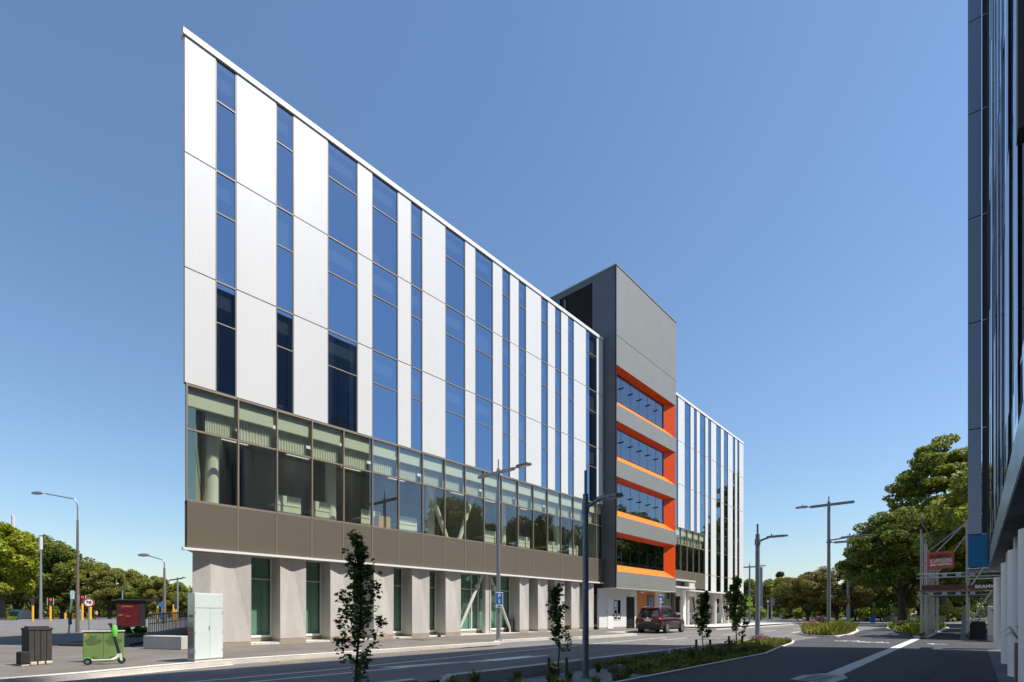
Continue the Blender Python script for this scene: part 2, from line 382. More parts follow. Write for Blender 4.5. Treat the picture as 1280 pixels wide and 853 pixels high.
def kerb(name, pts, wd, z0, z1, inward=-1, m='kerb', close=False):
    b = MB(); P = [Vector((x, y, 0)) for x, y in pts]; n = len(P)
    L = []
    for i in range(n):
        d = (P[min(i + 1, n - 1)] - P[max(i - 1, 0)]).normalized(); L.append(Vector((d.y, -d.x, 0)) * inward)
    for i in range(n - 1):
        a, c = P[i], P[i + 1]; ai, ci = a + L[i] * wd, c + L[i + 1] * wd
        ch = L[i] * .03; ch2 = L[i + 1] * .03
        q = [(a.x, a.y, z0), (c.x, c.y, z0), (c.x, c.y, z1 - .03), (a.x, a.y, z1 - .03), (a.x + ch.x, a.y + ch.y, z1), (c.x + ch2.x, c.y + ch2.y, z1), (ci.x, ci.y, z1), (ai.x, ai.y, z1), (ci.x, ci.y, z0), (ai.x, ai.y, z0)]
        b.add(q, [(0, 1, 2, 3), (3, 2, 5, 4), (4, 5, 6, 7), (7, 6, 8, 9)])
        if i == 0: b.add([q[0], q[3], q[4], q[7], q[9]], [(0, 1, 2, 3, 4)])
        if i == n - 2: b.add([q[1], q[2], q[5], q[6], q[8]], [(0, 1, 2, 3, 4)])
    return tag(b.build(name, M[m]), kind='structure')
kerb('kerb', kpts, .32, 0.0, .139)
# wide pale apron beside the kerb at the corner
flat('kerb_channel', [[(-14.5, -40), (-14.5, .8), (-15.35, 3.7), (-15.85, 5.6), (-15.62, 5.6), (-15.1, 3.7), (-14.2, .8), (-14.2, -40)]], 0.004, M['kerb'])
# bed kerbs with drain slots, right hand flush edge
def bed_kerb(y0, y1, chamfer0=.35, chamfer1=.35):
    b = MB(); x0, x1 = BL - .0, BL + .22
    pr = [(y0, -.17), (y1, -.17), (y1 - chamfer1, .11), (y0 + chamfer0, .11)]
    b.add([(x0, y, z) for y, z in pr] + [(x1, y, z) for y, z in pr], [(0, 1, 2, 3), (7, 6, 5, 4), (0, 4, 5, 1), (1, 5, 6, 2), (2, 6, 7, 3), (3, 7, 4, 0)])
    return tag(b.build('bed_kerb', M['concrete'], bevel=.015), kind='structure')
for a, c in ((3.2, 6.85), (7.15, 12.6), (12.72, 18.2), (18.32, 24.0), (24.12, 30.2)):
    bed_kerb(a, c, .32 if a < 8 else .06, .32 if c < 8 else .06)
b = MB(); b.box(BL, BL + .22, 6.75, 7.25, -.17, -.06); tag(b.build('drain_slot', M['concrete']), kind='structure')
kerb('path_edging', [(BR, 3), (BR - .02, 12), (BR - .1, 20), (-6.3, 24), (-6.75, 28), (-7.2, 30.2)], .12, -.17, .035, 1, 'concrete_light')
b = MB(); b.box(BL, -7.2, 30.2, 30.4, -.17, .06); tag(b.build('bed_end_edging', M['concrete_light']), kind='structure')
b = MB(); b.box(BL + .22, BR - .12, 2.9, 3.1, -.17, .03); tag(b.build('bed_near_edging', M['concrete_light']), kind='structure')
# median island and tree island
def island(name, pts, zt, m, km='concrete_light'):
    b = MB(); b.prism(pts, 0.0, zt); o = tag(b.build(name, M[m]), kind='structure')
    c = [sum(p[0] for p in pts) / len(pts), sum(p[1] for p in pts) / len(pts)]
    k = MB(); n = len(pts); o2 = [(c[0] + (x - c[0]) * 1.05 + math.copysign(.1, x - c[0]), c[1] + (y - c[1]) * 1.02 + math.copysign(.1, y - c[1])) for x, y in pts]
    for i in range(n):
        j = (i + 1) % n
        k.add([(*pts[i], zt - .02), (*pts[j], zt - .02), (*o2[j], zt - .02), (*o2[i], zt - .02), (*o2[j], 0), (*o2[i], 0)], [(0, 1, 2, 3), (3, 2, 4, 5)])
    tag(k.build(name + '_kerb', M[km]), kind='structure')
ISL = [(-9.0, 40.5), (-7.9, 37.6), (-6.5, 37.2), (-6.4, 41), (-7.2, 50), (-8.5, 58), (-11.6, 63), (-12.4, 62), (-10.4, 50)]
island('median_island', ISL, .10, 'soil')
ISL3 = [(-6.3, 62), (-4.6, 50), (-3.0, 41), (-2.3, 40.5), (-2.2, 70), (-5, 100), (-8.2, 96), (-7.8, 82)]
island('tree_island', ISL3, .10, 'soil')
# lines painted on the road
ln = MB()
def stripe(x0, x1, y0, y1, z=.004, xw=.1):
    ln.add([(x0, y0, z), (x0 + xw, y0, z), (x1 + xw, y1, z), (x1, y1, z)], [(0, 1, 2, 3)])
stripe(-12.3, -12.45, -20, 6.5); stripe(-12.45, -13.4, 6.5, 16); stripe(-13.4, -14.2, 16, 30)
stripe(-11.5, -11.45, 2, 13.6)
stripe(-11.2, -11.15, 10.5, 14.2)
ln.add([(-11.9, 7.9, .0045), (-11.55, 8.3, .0045), (-11.55, 9.9, .0045), (-11.62, 10.6, .0045)], [(0, 1, 2, 3)])
ln.add([(-11.35, 11.2, .0045), (-10.95, 11.4, .0045), (-11.0, 14.1, .0045), (-11.4, 12.9, .0045)], [(0, 1, 2, 3)])
for y in (26.5, 36, 45, 54, 63): stripe(-12.9, -12.9, y, y + 3.5, xw=.12)
for y in (44, 52): stripe(-10.6, -10.6, y, y + 2.5, xw=.25)
tag(ln.build('road_marking', M['paint'], fix=False), kind='structure')
ly = MB(); ln = ly
stripe(-16.0 + .25, -16.15 + .25, 6.4, 9.0, .005, .08); ly.add([(-15.1, 7.4, .005), (-15.0, 7.4, .005), (-15.7, 6.8, .005), (-15.8, 6.85, .005)], [(0, 1, 2, 3)])
stripe(-15.95, -16.05, 11.0, 14.5, .005, .08); stripe(-9.2, -9.15, 7.7, 9.3, .005, .09); stripe(-9.25, -9.1, 12, 15.5, .005, .06)
for y in (24, 27, 30.0, 33): stripe(-16.3, -16.3, y, y + 1.2, .005, .09)
tag(ly.build('yellow_road_marking', M['yellow_paint'], fix=False), kind='structure')
# the pale paving band along the shared path, its symbol, and cycle symbols in the sunlit gap
flat('paving_band', [(-2.68, -2.34, 14.1, 41)], .004, M['kerb'])
sym = MB(); sym.poly([(-3.05, 12.6, .0042), (-2.25, 12.2, .0042), (-2.12, 13.7, .0042), (-2.3, 14.35, .0042), (-2.75, 14.35, .0042), (-3.02, 13.6, .0042)])
tag(sym.build('path_symbol_panel', M['paint_worn'], fix=False), kind='structure')
s2 = MB()
for k in range(5): s2.poly([(-2.88, 12.55 + k * .3, .0085), (-2.36, 12.5 + k * .3, .0085), (-2.40, 12.62 + k * .3, .0085), (-2.84, 12.67 + k * .3, .0085)])
tag(s2.build('path_symbol', M['asphalt_dark'], fix=False), kind='structure')
bk_ = MB()
def ring(cx, cy, r0, r1, z, sx=1.0, n=18):
    for k in range(n):
        a, c = 2 * math.pi * k / n, 2 * math.pi * (k + 1) / n
        bk_.poly([(cx + r * sx * math.cos(t), cy + r * math.sin(t), z) for r, t in ((r0, a), (r1, a), (r1, c), (r0, c))])
def line2(a, c, wd, z):
    d = Vector((c[0] - a[0], c[1] - a[1], 0)).normalized(); p = Vector((-d.y, d.x, 0)) * wd / 2
    bk_.poly([(a[0] + p.x, a[1] + p.y, z), (a[0] - p.x, a[1] - p.y, z), (c[0] - p.x, c[1] - p.y, z), (c[0] + p.x, c[1] + p.y, z)])
for cx, cy in ((-5.0, 32.2), (-3.9, 31.6)):      # bicycles painted on the path
    ring(cx - .3, cy - .1, .2, .3, .0045, 1, 18); ring(cx + .45, cy + .1, .2, .3, .0045, 1, 18)
    line2((cx - .3, cy - .1), (cx, cy + .5), .09, .005); line2((cx, cy + .5), (cx + .42, cy + .55), .09, .0055); line2((cx + .45, cy + .1), (cx + .35, cy + .75), .09, .006); line2((cx - .3, cy - .1), (cx + .1, cy), .09, .0065); line2((cx + .1, cy), (cx + .42, cy + .55), .09, .007)
line2((-1.5, 31.9), (-.95, 31.9), .16, .0045); bk_.poly([(-1.75, 31.9, .005), (-1.45, 32.25, .005), (-1.45, 31.55, .005)])
tag(bk_.build('cycle_symbol', M['paint'], fix=False), kind='structure')

# ------------------------------------------------------------------ the striped building (one thing)
XF, Y0, YT, YE, XT = -22.242, 6.18, 35.69, 46.61, -21.04
B = thing('office_building', 'long white panelled building with blue window strips and an orange framed grey tower', 'building', (XF, Y0, 0))
off = Matrix.Translation((-XF, -Y0, 0))
def bpart(mb, name, m, parent=B, **k):
    """parts are modelled in world coordinates; shift into the building's frame"""
    o = mb.build(name, m, parent, **k)
    if parent is B: o.data.transform(off)
    return o
def sub(mb, name, m, parent, **k):
    o = mb.build(name, m, parent, **k); o.data.transform(off); return o
ROWS = [(18.96, 23.37), (14.60, 18.96), (10.21, 14.60)]
W1 = [(7.27, 8.02), (9.63, 10.38), (11.99, 13.53), (14.35, 15.87), (16.71, 17.46), (19.10, 20.61), (21.44, 22.95), (23.81, 24.53), (25.38, 26.12),
      (27.74, 28.48), (29.32, 30.04), (30.89, 31.62), (33.23, 34.76)]
W2 = [(48.3, 49.77), (51.35, 52.83), (53.68, 54.45), (55.30, 56.85), (57.60, 58.49), (60.05, 61.50), (62.48, 63.88), (65.52, 66.37), (67.13, 67.91)]
rng = random.Random(4)
def cladding(intervals, rows, name):
    b = MB(); j = MB()
    for ya, yb in intervals:
        for za, zb in rows:
            b.box(XF - .05, XF, ya + .012, yb - .012, za + .022, zb - .022)
        j.box(XF - .12, XF - .055, ya, yb, rows[-1][0], rows[0][1])
    o = bpart(b, name, M['white_panel'], bevel=.006)
    bpart(j, 'joint_backing', M['joint'])
def gaps(ws, a, b):
    e = [a]
    for w_ in ws: e += [w_[0], w_[1]]
    e.append(b)
    return [(e[i], e[i + 1]) for i in range(0, len(e), 2) if e[i + 1] - e[i] > .02]
cladding(gaps(W1, Y0, 35.69), ROWS, 'white_cladding')
cladding(gaps(W2, 46.63, 69.5), ROWS, 'white_cladding')
LOW = [(5.80, 10.25), (3.97, 5.80)]
W2L = [w_ for w_ in W2 if w_[0] > 57]
cladding([(56.78, 57.60)] + [g_ for g_ in gaps(W2L, 57.0, 69.5) if g_[0] > 57.5], LOW, 'white_cladding')
def window(ya, yb, za, zb, tz, blind=True):
    f = MB(); x0, x1 = XF - .10, XF - .012; t = .028
    f.box(x0, x1, ya, ya + t, za, zb); f.box(x0, x1, yb - t, yb, za, zb)
    f.box(x0, x1, ya + t, yb - t, zb - .03, zb); f.box(x0, x1, ya + t, yb - t, za, za + .03)
    if tz: f.box(x0, x1 - .004, ya + t, yb - t, tz - .022, tz + .022)
    o = bpart(f, 'window', M['frame_tan'])
    p = MB()
    tl = rng.uniform(-.0015, .0015)
    segs = [(za + .03, tz - .022), (tz + .022, zb - .03)] if tz else [(za + .03, zb - .03)]
    for a_, c_ in segs:
        e1, e2 = rng.uniform(-.002, .002), rng.uniform(-.002, .002)
        p.poly([(XF - .05, ya + t, a_), (XF - .05 + e1, yb - t, a_), (XF - .05 + e1 + e2, yb - t, c_), (XF - .05 + e2, ya + t, c_)])
    sub(p, 'pane', M['glass_blue'], o, fix=False)
    if blind:
        bl = MB(); bl.box(XF - .34, XF - .22, ya + .03, yb - .06, zb - (.92 if rng.random() < .75 else rng.uniform(1.1, 1.9)), zb - .40)
        if rng.random() < .35:
            k = rng.choice((2, 3)); zz = za + rng.uniform(.1, .3)
            for q in range(k): bl.box(XF - .36, XF - .3, ya + .12, ya + .12 + min(.5, (yb - ya) * .4), zz + q * .16, zz + q * .16 + .09)
        bl.split('blind', M['blind'], o, off)
    return o
for ya, yb in W1:
    for za, zb in ROWS: window(ya, yb, za, zb, zb - 1.63)
for ya, yb in W2:
    for za, zb in ROWS: window(ya, yb, za, zb, zb - 1.63)
for ya, yb in W2L:
    window(ya, yb, 5.80, 10.25, 8.55, True); window(ya, yb, 3.97, 5.80, None, False)
# parapet cappings and corner trim
cp = MB(); cp.box(XF - .30, XF + .05, Y0 - .05, 35.66, 23.38, 23.62); cp.box(XF - .30, XF + .05, 46.64, 69.56, 23.38, 23.62)
cp.split('parapet_capping', M['white_trim'], B, off, bevel=.01)
# prow end wall (runs back from the sharp corner), rear body, roofs
PB = (-36.0, 13.4)
ew = MB(); ew.mi = 0
d_ = Vector((PB[0] - XF, PB[1] - Y0, 0)).normalized(); nn = Vector((d_.y, -d_.x, 0))
if nn.y > 0: nn = -nn
def endq(z0, z1, s0=0.0, s1=None, o_=0.0):
    s1 = s1 if s1 is not None else (Vector((PB[0] - XF, PB[1] - Y0, 0))).length
    a = Vector((XF, Y0, 0)) + d_ * s0 + nn * o_; c = Vector((XF, Y0, 0)) + d_ * s1 + nn * o_
    return [(a.x, a.y, z0), (c.x, c.y, z0), (c.x, c.y, z1), (a.x, a.y, z1)]
ew.poly(endq(10.21, 23.4, .16)); bpart(ew, 'end_wall', M['white_panel'])
et = MB()
a = Vector((XF, Y0, 0)); et.prism([(a.x + .0, a.y - .03), (a.x + d_.x * .16, a.y + d_.y * .16 - .03), (a.x + d_.x * .16, a.y + d_.y * .16 + .03), (a.x - .055, a.y + .03)], 10.21, 23.38)
bpart(et, 'corner_trim', M['frame_tan'])
e2 = MB(); e2.poly(endq(5.76, 10.2, .14)); bpart(e2, 'end_glazing', M['glass_green'], fix=False)
e4 = MB(); e4.poly(endq(5.76, 10.2, .6, None, -.25)); bpart(e4, 'end_room_wall', M['interior'], fix=False)
e3 = MB(); e3.poly(endq(3.9, 5.75, .05)); bpart(e3, 'end_spandrel', M['brown_panel'])
rw = MB(); rw.box(-36.2, -36.0, 13.4, 69.4, .1, 23.4); rw.box(-36, XF - .13, 69.3, 69.45, 3.9, 23.4); bpart(rw, 'rear_wall', M['off_white'])
rf = MB(); rf.poly([(XF - .15, Y0 + .08, 23.2), (XF - .15, 69.4, 23.2), (-36, 69.4, 23.2), (-36, 13.4, 23.2)]); bpart(rf, 'roof', M['roof'])
# storeys inside
fl = MB()
for z in (10.02, 14.42, 18.78):
    fl.prism([(XF - .14, Y0 + .25), (XF - .14, 69.2), (-35.8, 69.2), (-35.8, 13.5)], z, z + .3)
fl.prism([(XF - .14, Y0 + .25), (XF - .14, 69.2), (-35.8, 69.2), (-35.8, 13.5)], 5.55, 5.74)
bpart(fl, 'floor_slab', M['ceiling'])
iw = MB(); iw.box(-27.7, -27.5, 10.5, 69.2, 10.35, 23.1); bpart(iw, 'core_wall', M['interior_dark'])
iw = MB(); iw.box(-28.2, -28.0, 10.5, 69.2, 5.76, 10.0); iw.box(-36, XF - .2, 35.2, 35.4, 5.76, 10.0)
for yy in (20.8, 28.6): iw.box(-28, -25.0, yy, yy + .12, 5.76, 10.0)
bpart(iw, 'office_wall', M['interior'])
cf = MB(); cf.prism([(XF - .2, Y0 + .4), (XF - .2, 35.1), (-28, 35.1), (-28, 10.6)], 5.745, 5.76); bpart(cf, 'office_carpet', M['carpet'])
# first floor curtain wall
mull = [Y0 + .06] + [8.08 + 1.566 * k for k in range(18)] + [35.66]
def bays(edges, z0, zt, z1):
    for k in range(len(edges) - 1):
        ya, yb = edges[k], edges[k + 1]; f = MB(); x0, x1 = XF - .12, XF - .005
        f.box(x0, x1 + .02, ya - .0, ya + .05, z0, z1); f.box(x0, x1, ya + .05, yb, z1 - .07, z1); f.box(x0, x1, ya + .05, yb, z0, z0 + .06); f.box(x0, x1, ya + .05, yb, zt - .035, zt + .035)
        if k == len(edges) - 2: f.box(x0, x1 + .02, yb - .05 + .05, yb + .03, z0, z1)
        o = bpart(f, 'glazed_bay', M['frame_tan'])
        p = MB()
        for a_, c_ in ((z0 + .06, zt - .035), (zt + .035, z1 - .07)):
            e1, e2 = rng.uniform(-.002, .002), rng.uniform(-.002, .002)
            p.poly([(XF - .06, ya + .05, a_), (XF - .06 + e1, yb, a_), (XF - .06 + e1 + e2, yb, c_), (XF - .06 + e2, ya + .05, c_)])
        sub(p, 'pane', M['glass_green'], o, fix=False)
        bl = MB(); bl.box(XF - .34, XF - .15, ya + .1, yb - .09, z1 - .78, z1 - .2); sub(bl, 'blind_box', M['blind'], o)
        cu = MB(); n = 22; yy0 = ya + (.75 if k == 0 else .12)
        pv = [(XF - .32 - .05 * (i % 2), yy0 + (yb - .1 - yy0) * i / n) for i in range(n + 1)]
        for i in range(n):
            zb = zt + .07 + (.09 if (i % 2 and i not in (15, 16, 17)) else .0)
            cu.poly([(*pv[i], zb), (*pv[i + 1], zb), (*pv[i + 1], z1 - .7), (*pv[i], z1 - .7)])
        sub(cu, 'vertical_blind', M['blind'], o, fix=False)
bays(mull, 5.76, 8.49, 10.21)
bays([46.7, 47.29, 48.85, 50.42, 52.0, 53.57, 55.13, 56.7], 5.80, 8.52, 10.25)
# brown spandrel panels and pale fascia
def spandrel(edges, z0, z1):
    b = MB(); j = MB()
    for k in range(len(edges) - 1): b.box(XF - .05, XF - .004, edges[k] + .03, edges[k + 1] - .03, z0, z1)
    b.split('spandrel_panel', M['brown_panel'], B, off, bevel=.006)
    for e in edges[1:-1]: j.box(XF - .05, XF + .012, e - .022, e + .022, z0, z1)
    j.box(XF - .14, XF - .055, edges[0], edges[-1], z0, z1)
    bpart(j, 'spandrel_trim', M['frame_tan'])
spandrel(mull, 3.97, 5.75); spandrel([46.7, 47.29, 48.85, 50.42, 52.0, 53.57, 55.13, 56.76], 4.17, 5.79)
fa = MB(); fa.box(XF - .12, XF + .10, Y0 - .06, 35.66, 3.875, 3.965); fa.box(XF - .12, XF + .10, 52.3, 69.56, 3.86, 3.96); fa.split('fascia', M['white_trim'], B, off)
so = MB(); so.prism([(XF - .12, Y0 + .1), (XF - .12, 35.6), (-25.6, 35.6), (-36, 13.5)], 3.89, 3.93); so.prism([(XF - .12, 46.7), (XF - .12, 69.5), (-27, 69.5), (-27, 46.7)], 3.88, 3.93)
bpart(so, 'soffit', M['concrete_light'])
# folded concrete piers
def pier(ya, yb, z0=.38, zt=3.88):
    xf, xb = XF - .10, -23.35; ym = (ya + yb) / 2; b = MB()
    v = [(xf, ya, z0), (xf, yb, z0), (xf, yb, zt), (xf - .12, ym, zt), (xf, ya, zt), (xb, ya, z0), (xb, yb, z0), (xb, yb, zt), (xb, ya, zt)]
    b.add(v, [(0, 1, 3, 4), (1, 2, 3), (0, 4, 8, 5), (1, 6, 7, 2), (4, 3, 2, 7, 8), (5, 8, 7, 6), (0, 5, 6, 1)])
    o = bpart(b, 'pier', M['concrete'], bevel=.008)
    p = MB(); p.box(xb, xf - .006, ya + .004, yb - .004, .1, z0); sub(p, 'plinth', M['plinth'], o)
for ya, yb in ((9.84, 11.0), (12.17, 13.35), (14.5, 15.68), (16.86, 18.04), (19.2, 20.36), (25.59, 26.53), (27.51, 28.58), (29.42, 30.6), (31.45, 32.5), (33.4, 34.47)): pier(ya, yb)
b = MB(); xf = XF - .10      # prow pier
b.add([(XF - .35, 6.55, .3), (xf, 7.12, .3), (xf, 8.64, .3), (-23.35, 8.64, .3), (-30, 10.6, .3), (XF - .35, 6.55, 3.88), (xf - .06, 7.12, 3.88), (xf, 8.64, 3.88), (-23.35, 8.64, 3.88), (-30, 10.6, 3.88), (xf - .14, 7.9, 3.88)],
      [(0, 1, 6, 5), (1, 2, 10, 6), (2, 7, 10), (2, 3, 8, 7), (3, 4, 9, 8), (4, 0, 5, 9), (5, 6, 10, 7, 8, 9), (0, 4, 3, 2, 1)])
o = bpart(b, 'pier', M['concrete'], bevel=.008)
p = MB(); p.prism([(XF - .357, 6.56), (xf - .008, 7.12), (xf - .008, 8.632), (-23.3, 8.632)], .08, .3); sub(p, 'plinth', M['plinth'], o)
# recessed ground floor glazing
GX = -23.23
def gwin(ya, yb, splits=()):
    f = MB(); z0, z1 = .52, 3.87
    for y in [ya, *splits, yb - .05]: f.box(GX - .05, GX + .04, y, y + .05, z0, z1)
    f.box(GX - .05, GX + .045, ya, yb, z0 - .1, z0); f.box(GX - .05, GX + .035, ya + .05, yb - .05, 2.95, 2.99)
    o = bpart(f, 'ground_window', M['white_trim'])
    p = MB(); p.poly([(GX, ya + .05, z0), (GX, yb - .05, z0), (GX, yb - .05, z1), (GX, ya + .05, z1)]); sub(p, 'pane', M['glass_ground'], o, fix=False)
    s = MB(); s.box(GX - .04, GX + .02, ya, yb, .2, z0 - .1); sub(s, 'upstand', M['plinth'], o)
    s = MB(); s.box(GX - .22, GX - .16, ya + .06, yb - .06, z0, z1); sub(s, 'frosted_screen', M['green_wall'], o)
for ya, yb in ((8.64, 9.84), (11.0, 12.17), (13.35, 14.5), (15.68, 16.86), (18.04, 19.2), (26.53, 27.51), (28.58, 29.42), (30.6, 31.45), (32.5, 33.4)): gwin(ya, yb)
gwin(20.36, 25.59, (20.75, 22.0, 22.6, 23.3, 24.3))
gb = MB(); gb.box(-25.2, -25.0, 8.7, 34.5, .2, 3.85); bpart(gb, 'lobby_wall', M['green_wall'])
pb = MB(); pb.box(GX + .05, XF - .12, 8.64, 34.4, .10, .235); bpart(pb, 'pebble_strip', M['pebbles'])
# braced bay: two steel pipes with collars and a centre post
br = MB()
for ya, yb in ((20.55, 22.55), (25.2, 23.2)):
    a, c = Vector((XF - .55, ya, .35)), Vector((XF - .55, yb, 3.85)); br2 = MB()
    d = c - a; br2.tube([a, a + d * .02, a + d * .1, a + d * .55, a + d * .62, c], [.04, .05, .085, .105, .105, .105], 14)
    q = a + d * .80; br2.lathe([(.105, -.08), (.17, -.07), (.17, .07), (.105, .08)], (0, 0, 0))
    n0 = len(br2.v) - 80
    rot = d.normalized().to_track_quat('Z', 'Y').to_matrix()
    for i in range(n0, len(br2.v)): br2.v[i] = tuple(rot @ Vector(br2.v[i]) + q)
    br2.box(a.x - .05, a.x + .05, ya - .12, ya + .12, .2, .42)
    bpart(br2, 'brace', M['concrete_light'], smooth=True)
br.box(XF - .72, XF - .42, 22.72, 23.05, .2, 3.87); br.box(XF - .60, XF - .40, 23.1, 23.2, .2, 3.87); bpart(br, 'centre_post', M['concrete'])
bx = MB(); bx.box(XF - .9, XF - .5, 25.15, 25.5, .2, 1.1); bpart(bx, 'meter_box', M['frame_dark'], bevel=.01)

# ------------------------------------------------------------------ tower with orange recesses
TB, TT = 3.53, 29.0
LEV = [(18.04, 21.15, 18.63, 20.87), (13.62, 16.73, 14.21, 16.45), (9.22, 12.33, 9.81, 12.05), (4.82, 7.93, 5.41, 7.65)]
GXT = -21.55; YJ = 45.05
tf = MB()
edges = [TB] + [v for L_ in reversed(LEV) for v in L_[:2]] + [TT]
for i in range(0, len(edges), 2):
    z0, z1 = edges[i], edges[i + 1]
    if i == len(edges) - 2:
        tf.box(XT - .12, XT, YT, YE, z0, 23.47); tf.box(XT - .12, XT, YT, YE, 23.51, z1)
    else: tf.box(XT - .12, XT, YT, YE, z0, z1)
bpart(tf, 'tower_front', M['tower_grey'])
tj = MB(); tj.box(XT - .12, XT - .02, YT + .01, YE - .01, 23.47, 23.51); tj.box(XT - .13, XT + .012, YT - .012, YT + .035, TB, TT); bpart(tj, 'tower_trim', M['frame_dark'])
ts = MB(); xb = -36.0
lo = [(-26.05, -23.26)]
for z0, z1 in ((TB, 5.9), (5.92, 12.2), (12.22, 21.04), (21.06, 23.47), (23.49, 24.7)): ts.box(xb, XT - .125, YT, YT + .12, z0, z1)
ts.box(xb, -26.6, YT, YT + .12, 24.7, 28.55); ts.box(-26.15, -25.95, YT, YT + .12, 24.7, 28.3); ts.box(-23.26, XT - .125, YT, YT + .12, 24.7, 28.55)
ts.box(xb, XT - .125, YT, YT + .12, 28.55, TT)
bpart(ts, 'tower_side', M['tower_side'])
lv = MB(); lv.box(-26.6, -23.26, YT + .09, YT + .118, 24.71, 28.54)
for k in range(24): lv.add([(-26.6, YT + .02, 24.75 + k * .16), (-23.26, YT + .02, 24.75 + k * .16), (-23.26, YT + .09, 24.83 + k * .16), (-26.6, YT + .09, 24.83 + k * .16)], [(0, 1, 2, 3)])
bpart(lv, 'louvre', M['louver'])
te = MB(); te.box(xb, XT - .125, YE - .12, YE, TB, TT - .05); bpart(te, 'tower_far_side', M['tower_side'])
tr = MB(); tr.box(xb, XT + .04, YT - .04, YE + .04, TT, TT + .10); bpart(tr, 'tower_capping', M['tower_grey'])
tso = MB(); tso.box(XF - .1, XT - .002, YT + .01, YE - .01, TB - .03, TB - .002); bpart(tso, 'tower_soffit', M['white'])
for zo0, zo1, zi0, zi1 in LEV:
    y0, y1 = YT + .13, YE - .13
    o_ = MB(); o_.add([(XT - .002, y0, zo1), (XT - .002, y1, zo1), (GXT, YJ, zi1), (GXT, y0, zi1)], [(0, 1, 2, 3)])
    o_.add([(XT - .002, y1, zo0), (XT - .002, y1, zo1), (GXT, YJ, zi1), (GXT, YJ, zi0)], [(0, 1, 2, 3)])
    o_.add([(XT - .002, y0, zo0), (XT - .002, y0, zo1), (GXT, y0, zi1), (GXT, y0, zi0)], [(0, 1, 2, 3)])
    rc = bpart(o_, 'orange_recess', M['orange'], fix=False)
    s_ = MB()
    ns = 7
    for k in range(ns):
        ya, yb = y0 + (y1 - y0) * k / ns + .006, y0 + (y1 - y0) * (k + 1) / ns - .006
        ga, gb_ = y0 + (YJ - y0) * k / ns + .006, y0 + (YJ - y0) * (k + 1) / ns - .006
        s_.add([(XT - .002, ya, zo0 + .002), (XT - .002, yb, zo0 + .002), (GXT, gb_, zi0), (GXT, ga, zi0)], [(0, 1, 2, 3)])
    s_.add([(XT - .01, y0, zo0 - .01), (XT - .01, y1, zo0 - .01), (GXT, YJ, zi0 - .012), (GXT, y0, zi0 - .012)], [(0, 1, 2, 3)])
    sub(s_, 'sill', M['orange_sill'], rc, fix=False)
    g_ = MB(); n = 6; f_ = MB(); k_ = MB()
    for k in range(n):
        ya, yb = y0 + (YJ - y0) * k / n, y0 + (YJ - y0) * (k + 1) / n
        e1 = rng.uniform(-.004, .004)
        g_.poly([(GXT - .03, ya + .012, zi0 + .05), (GXT - .03 + e1, yb - .012, zi0 + .05), (GXT - .03 + e1, yb - .012, zi1 - .01), (GXT - .03, ya + .012, zi1 - .01)])
        if k: k_.box(GXT - .02, GXT + .22, ya - .03, ya + .03, (zi0 + zi1) / 2 + .12, (zi0 + zi1) / 2 + .22); f_.box(GXT - .04, GXT - .02, ya - .012, ya + .012, zi0 + .05, zi1)
    f_.box(GXT - .06, GXT + .03, y0, YJ, zi0, zi0 + .05); f_.box(GXT - .06, GXT + .03, YJ - .1, YJ, zi0 + .05, zi1)
    fr_ = bpart(f_, 'tower_window', M['frame_dark']); sub(g_, 'pane', M['glass_tower'], fr_, fix=False); k_.split('glazing_bracket', M['frame_dark'], fr_, off)
ti = MB()
for z in (5.6, 8.6, 10.05, 13.0, 14.45, 17.4, 18.85, 21.8): ti.box(-29, GXT - .07, YT + .14, YE - .14, z, z + .1)
ti.box(-29.2, -29, YT + .14, YE - .14, TB, 23); bpart(ti, 'tower_interior', M['interior_dark'])
# entrance level under the tower
XW = XF - .06
ew = MB(); ew.box(XW - .2, XW, 35.2, 39.51, .34, TB - .03); ew.box(XW - .2, XW, 39.51, 40.98, 2.93, TB - .03); ew.box(XW - .2, XW, 40.98, 41.4, .34, TB - .03); bpart(ew, 'entrance_wall', M['off_white'])
p = MB(); p.box(XW - .2, XW - .01, 35.2, 39.5, .1, .34); p.box(XW - .2, XW - .01, 40.98, 41.4, .1, .34); bpart(p, 'wall_plinth', M['plinth'])
dr = MB(); dr.box(XW, XW + .03, 36.45, 37.3, .22, 2.65); o = bpart(dr, 'door', M['white'], bevel=.008)
hd = MB(); hd.box(XW + .03, XW + .07, 37.18, 37.24, 1.25, 1.42); hd.lathe([(0, -.03), (.05, -.03), (.05, .02), (0, .02)], (XW + .02, 36.3, 1.65), 'X'); sub(hd, 'handle', M['frame_dark'], o)
wd = MB()
for ya, yb, za, zb in ((37.45, 37.9, 1.9, 2.6), (37.45, 37.9, 1.0, 1.75), (37.98, 38.5, 1.0, 2.6)):
    wd.box(XW, XW + .02, ya, yb, za, zb)
o = bpart(wd, 'notice_window', M['car_glass']); fw_ = MB()
for ya, yb, za, zb in ((37.4, 37.95, .95, 2.65), (37.95, 38.55, .95, 2.65)):
    fw_.box(XW, XW + .03, ya, ya + .05, za, zb); fw_.box(XW, XW + .03, yb - .05, yb, za, zb); fw_.box(XW, XW + .03, ya + .05, yb - .05, za, za + .05); fw_.box(XW, XW + .03, ya + .05, yb - .05, zb - .05, zb)
sub(fw_, 'window_frame', M['white_trim'], o)
nt_ = MB(); nt_.box(XW + .022, XW + .028, 37.52, 37.84, 1.98, 2.5); nt_.box(XW + .022, XW + .028, 37.58, 37.78, 1.2, 1.5); nt_.box(XW + .022, XW + .028, 38.1, 38.36, 1.15, 1.45); nt_.split('notice', M['white'], o, off)
gt = MB(); gt.box(XW - .16, XW - .12, 39.51, 40.98, .2, 2.93)
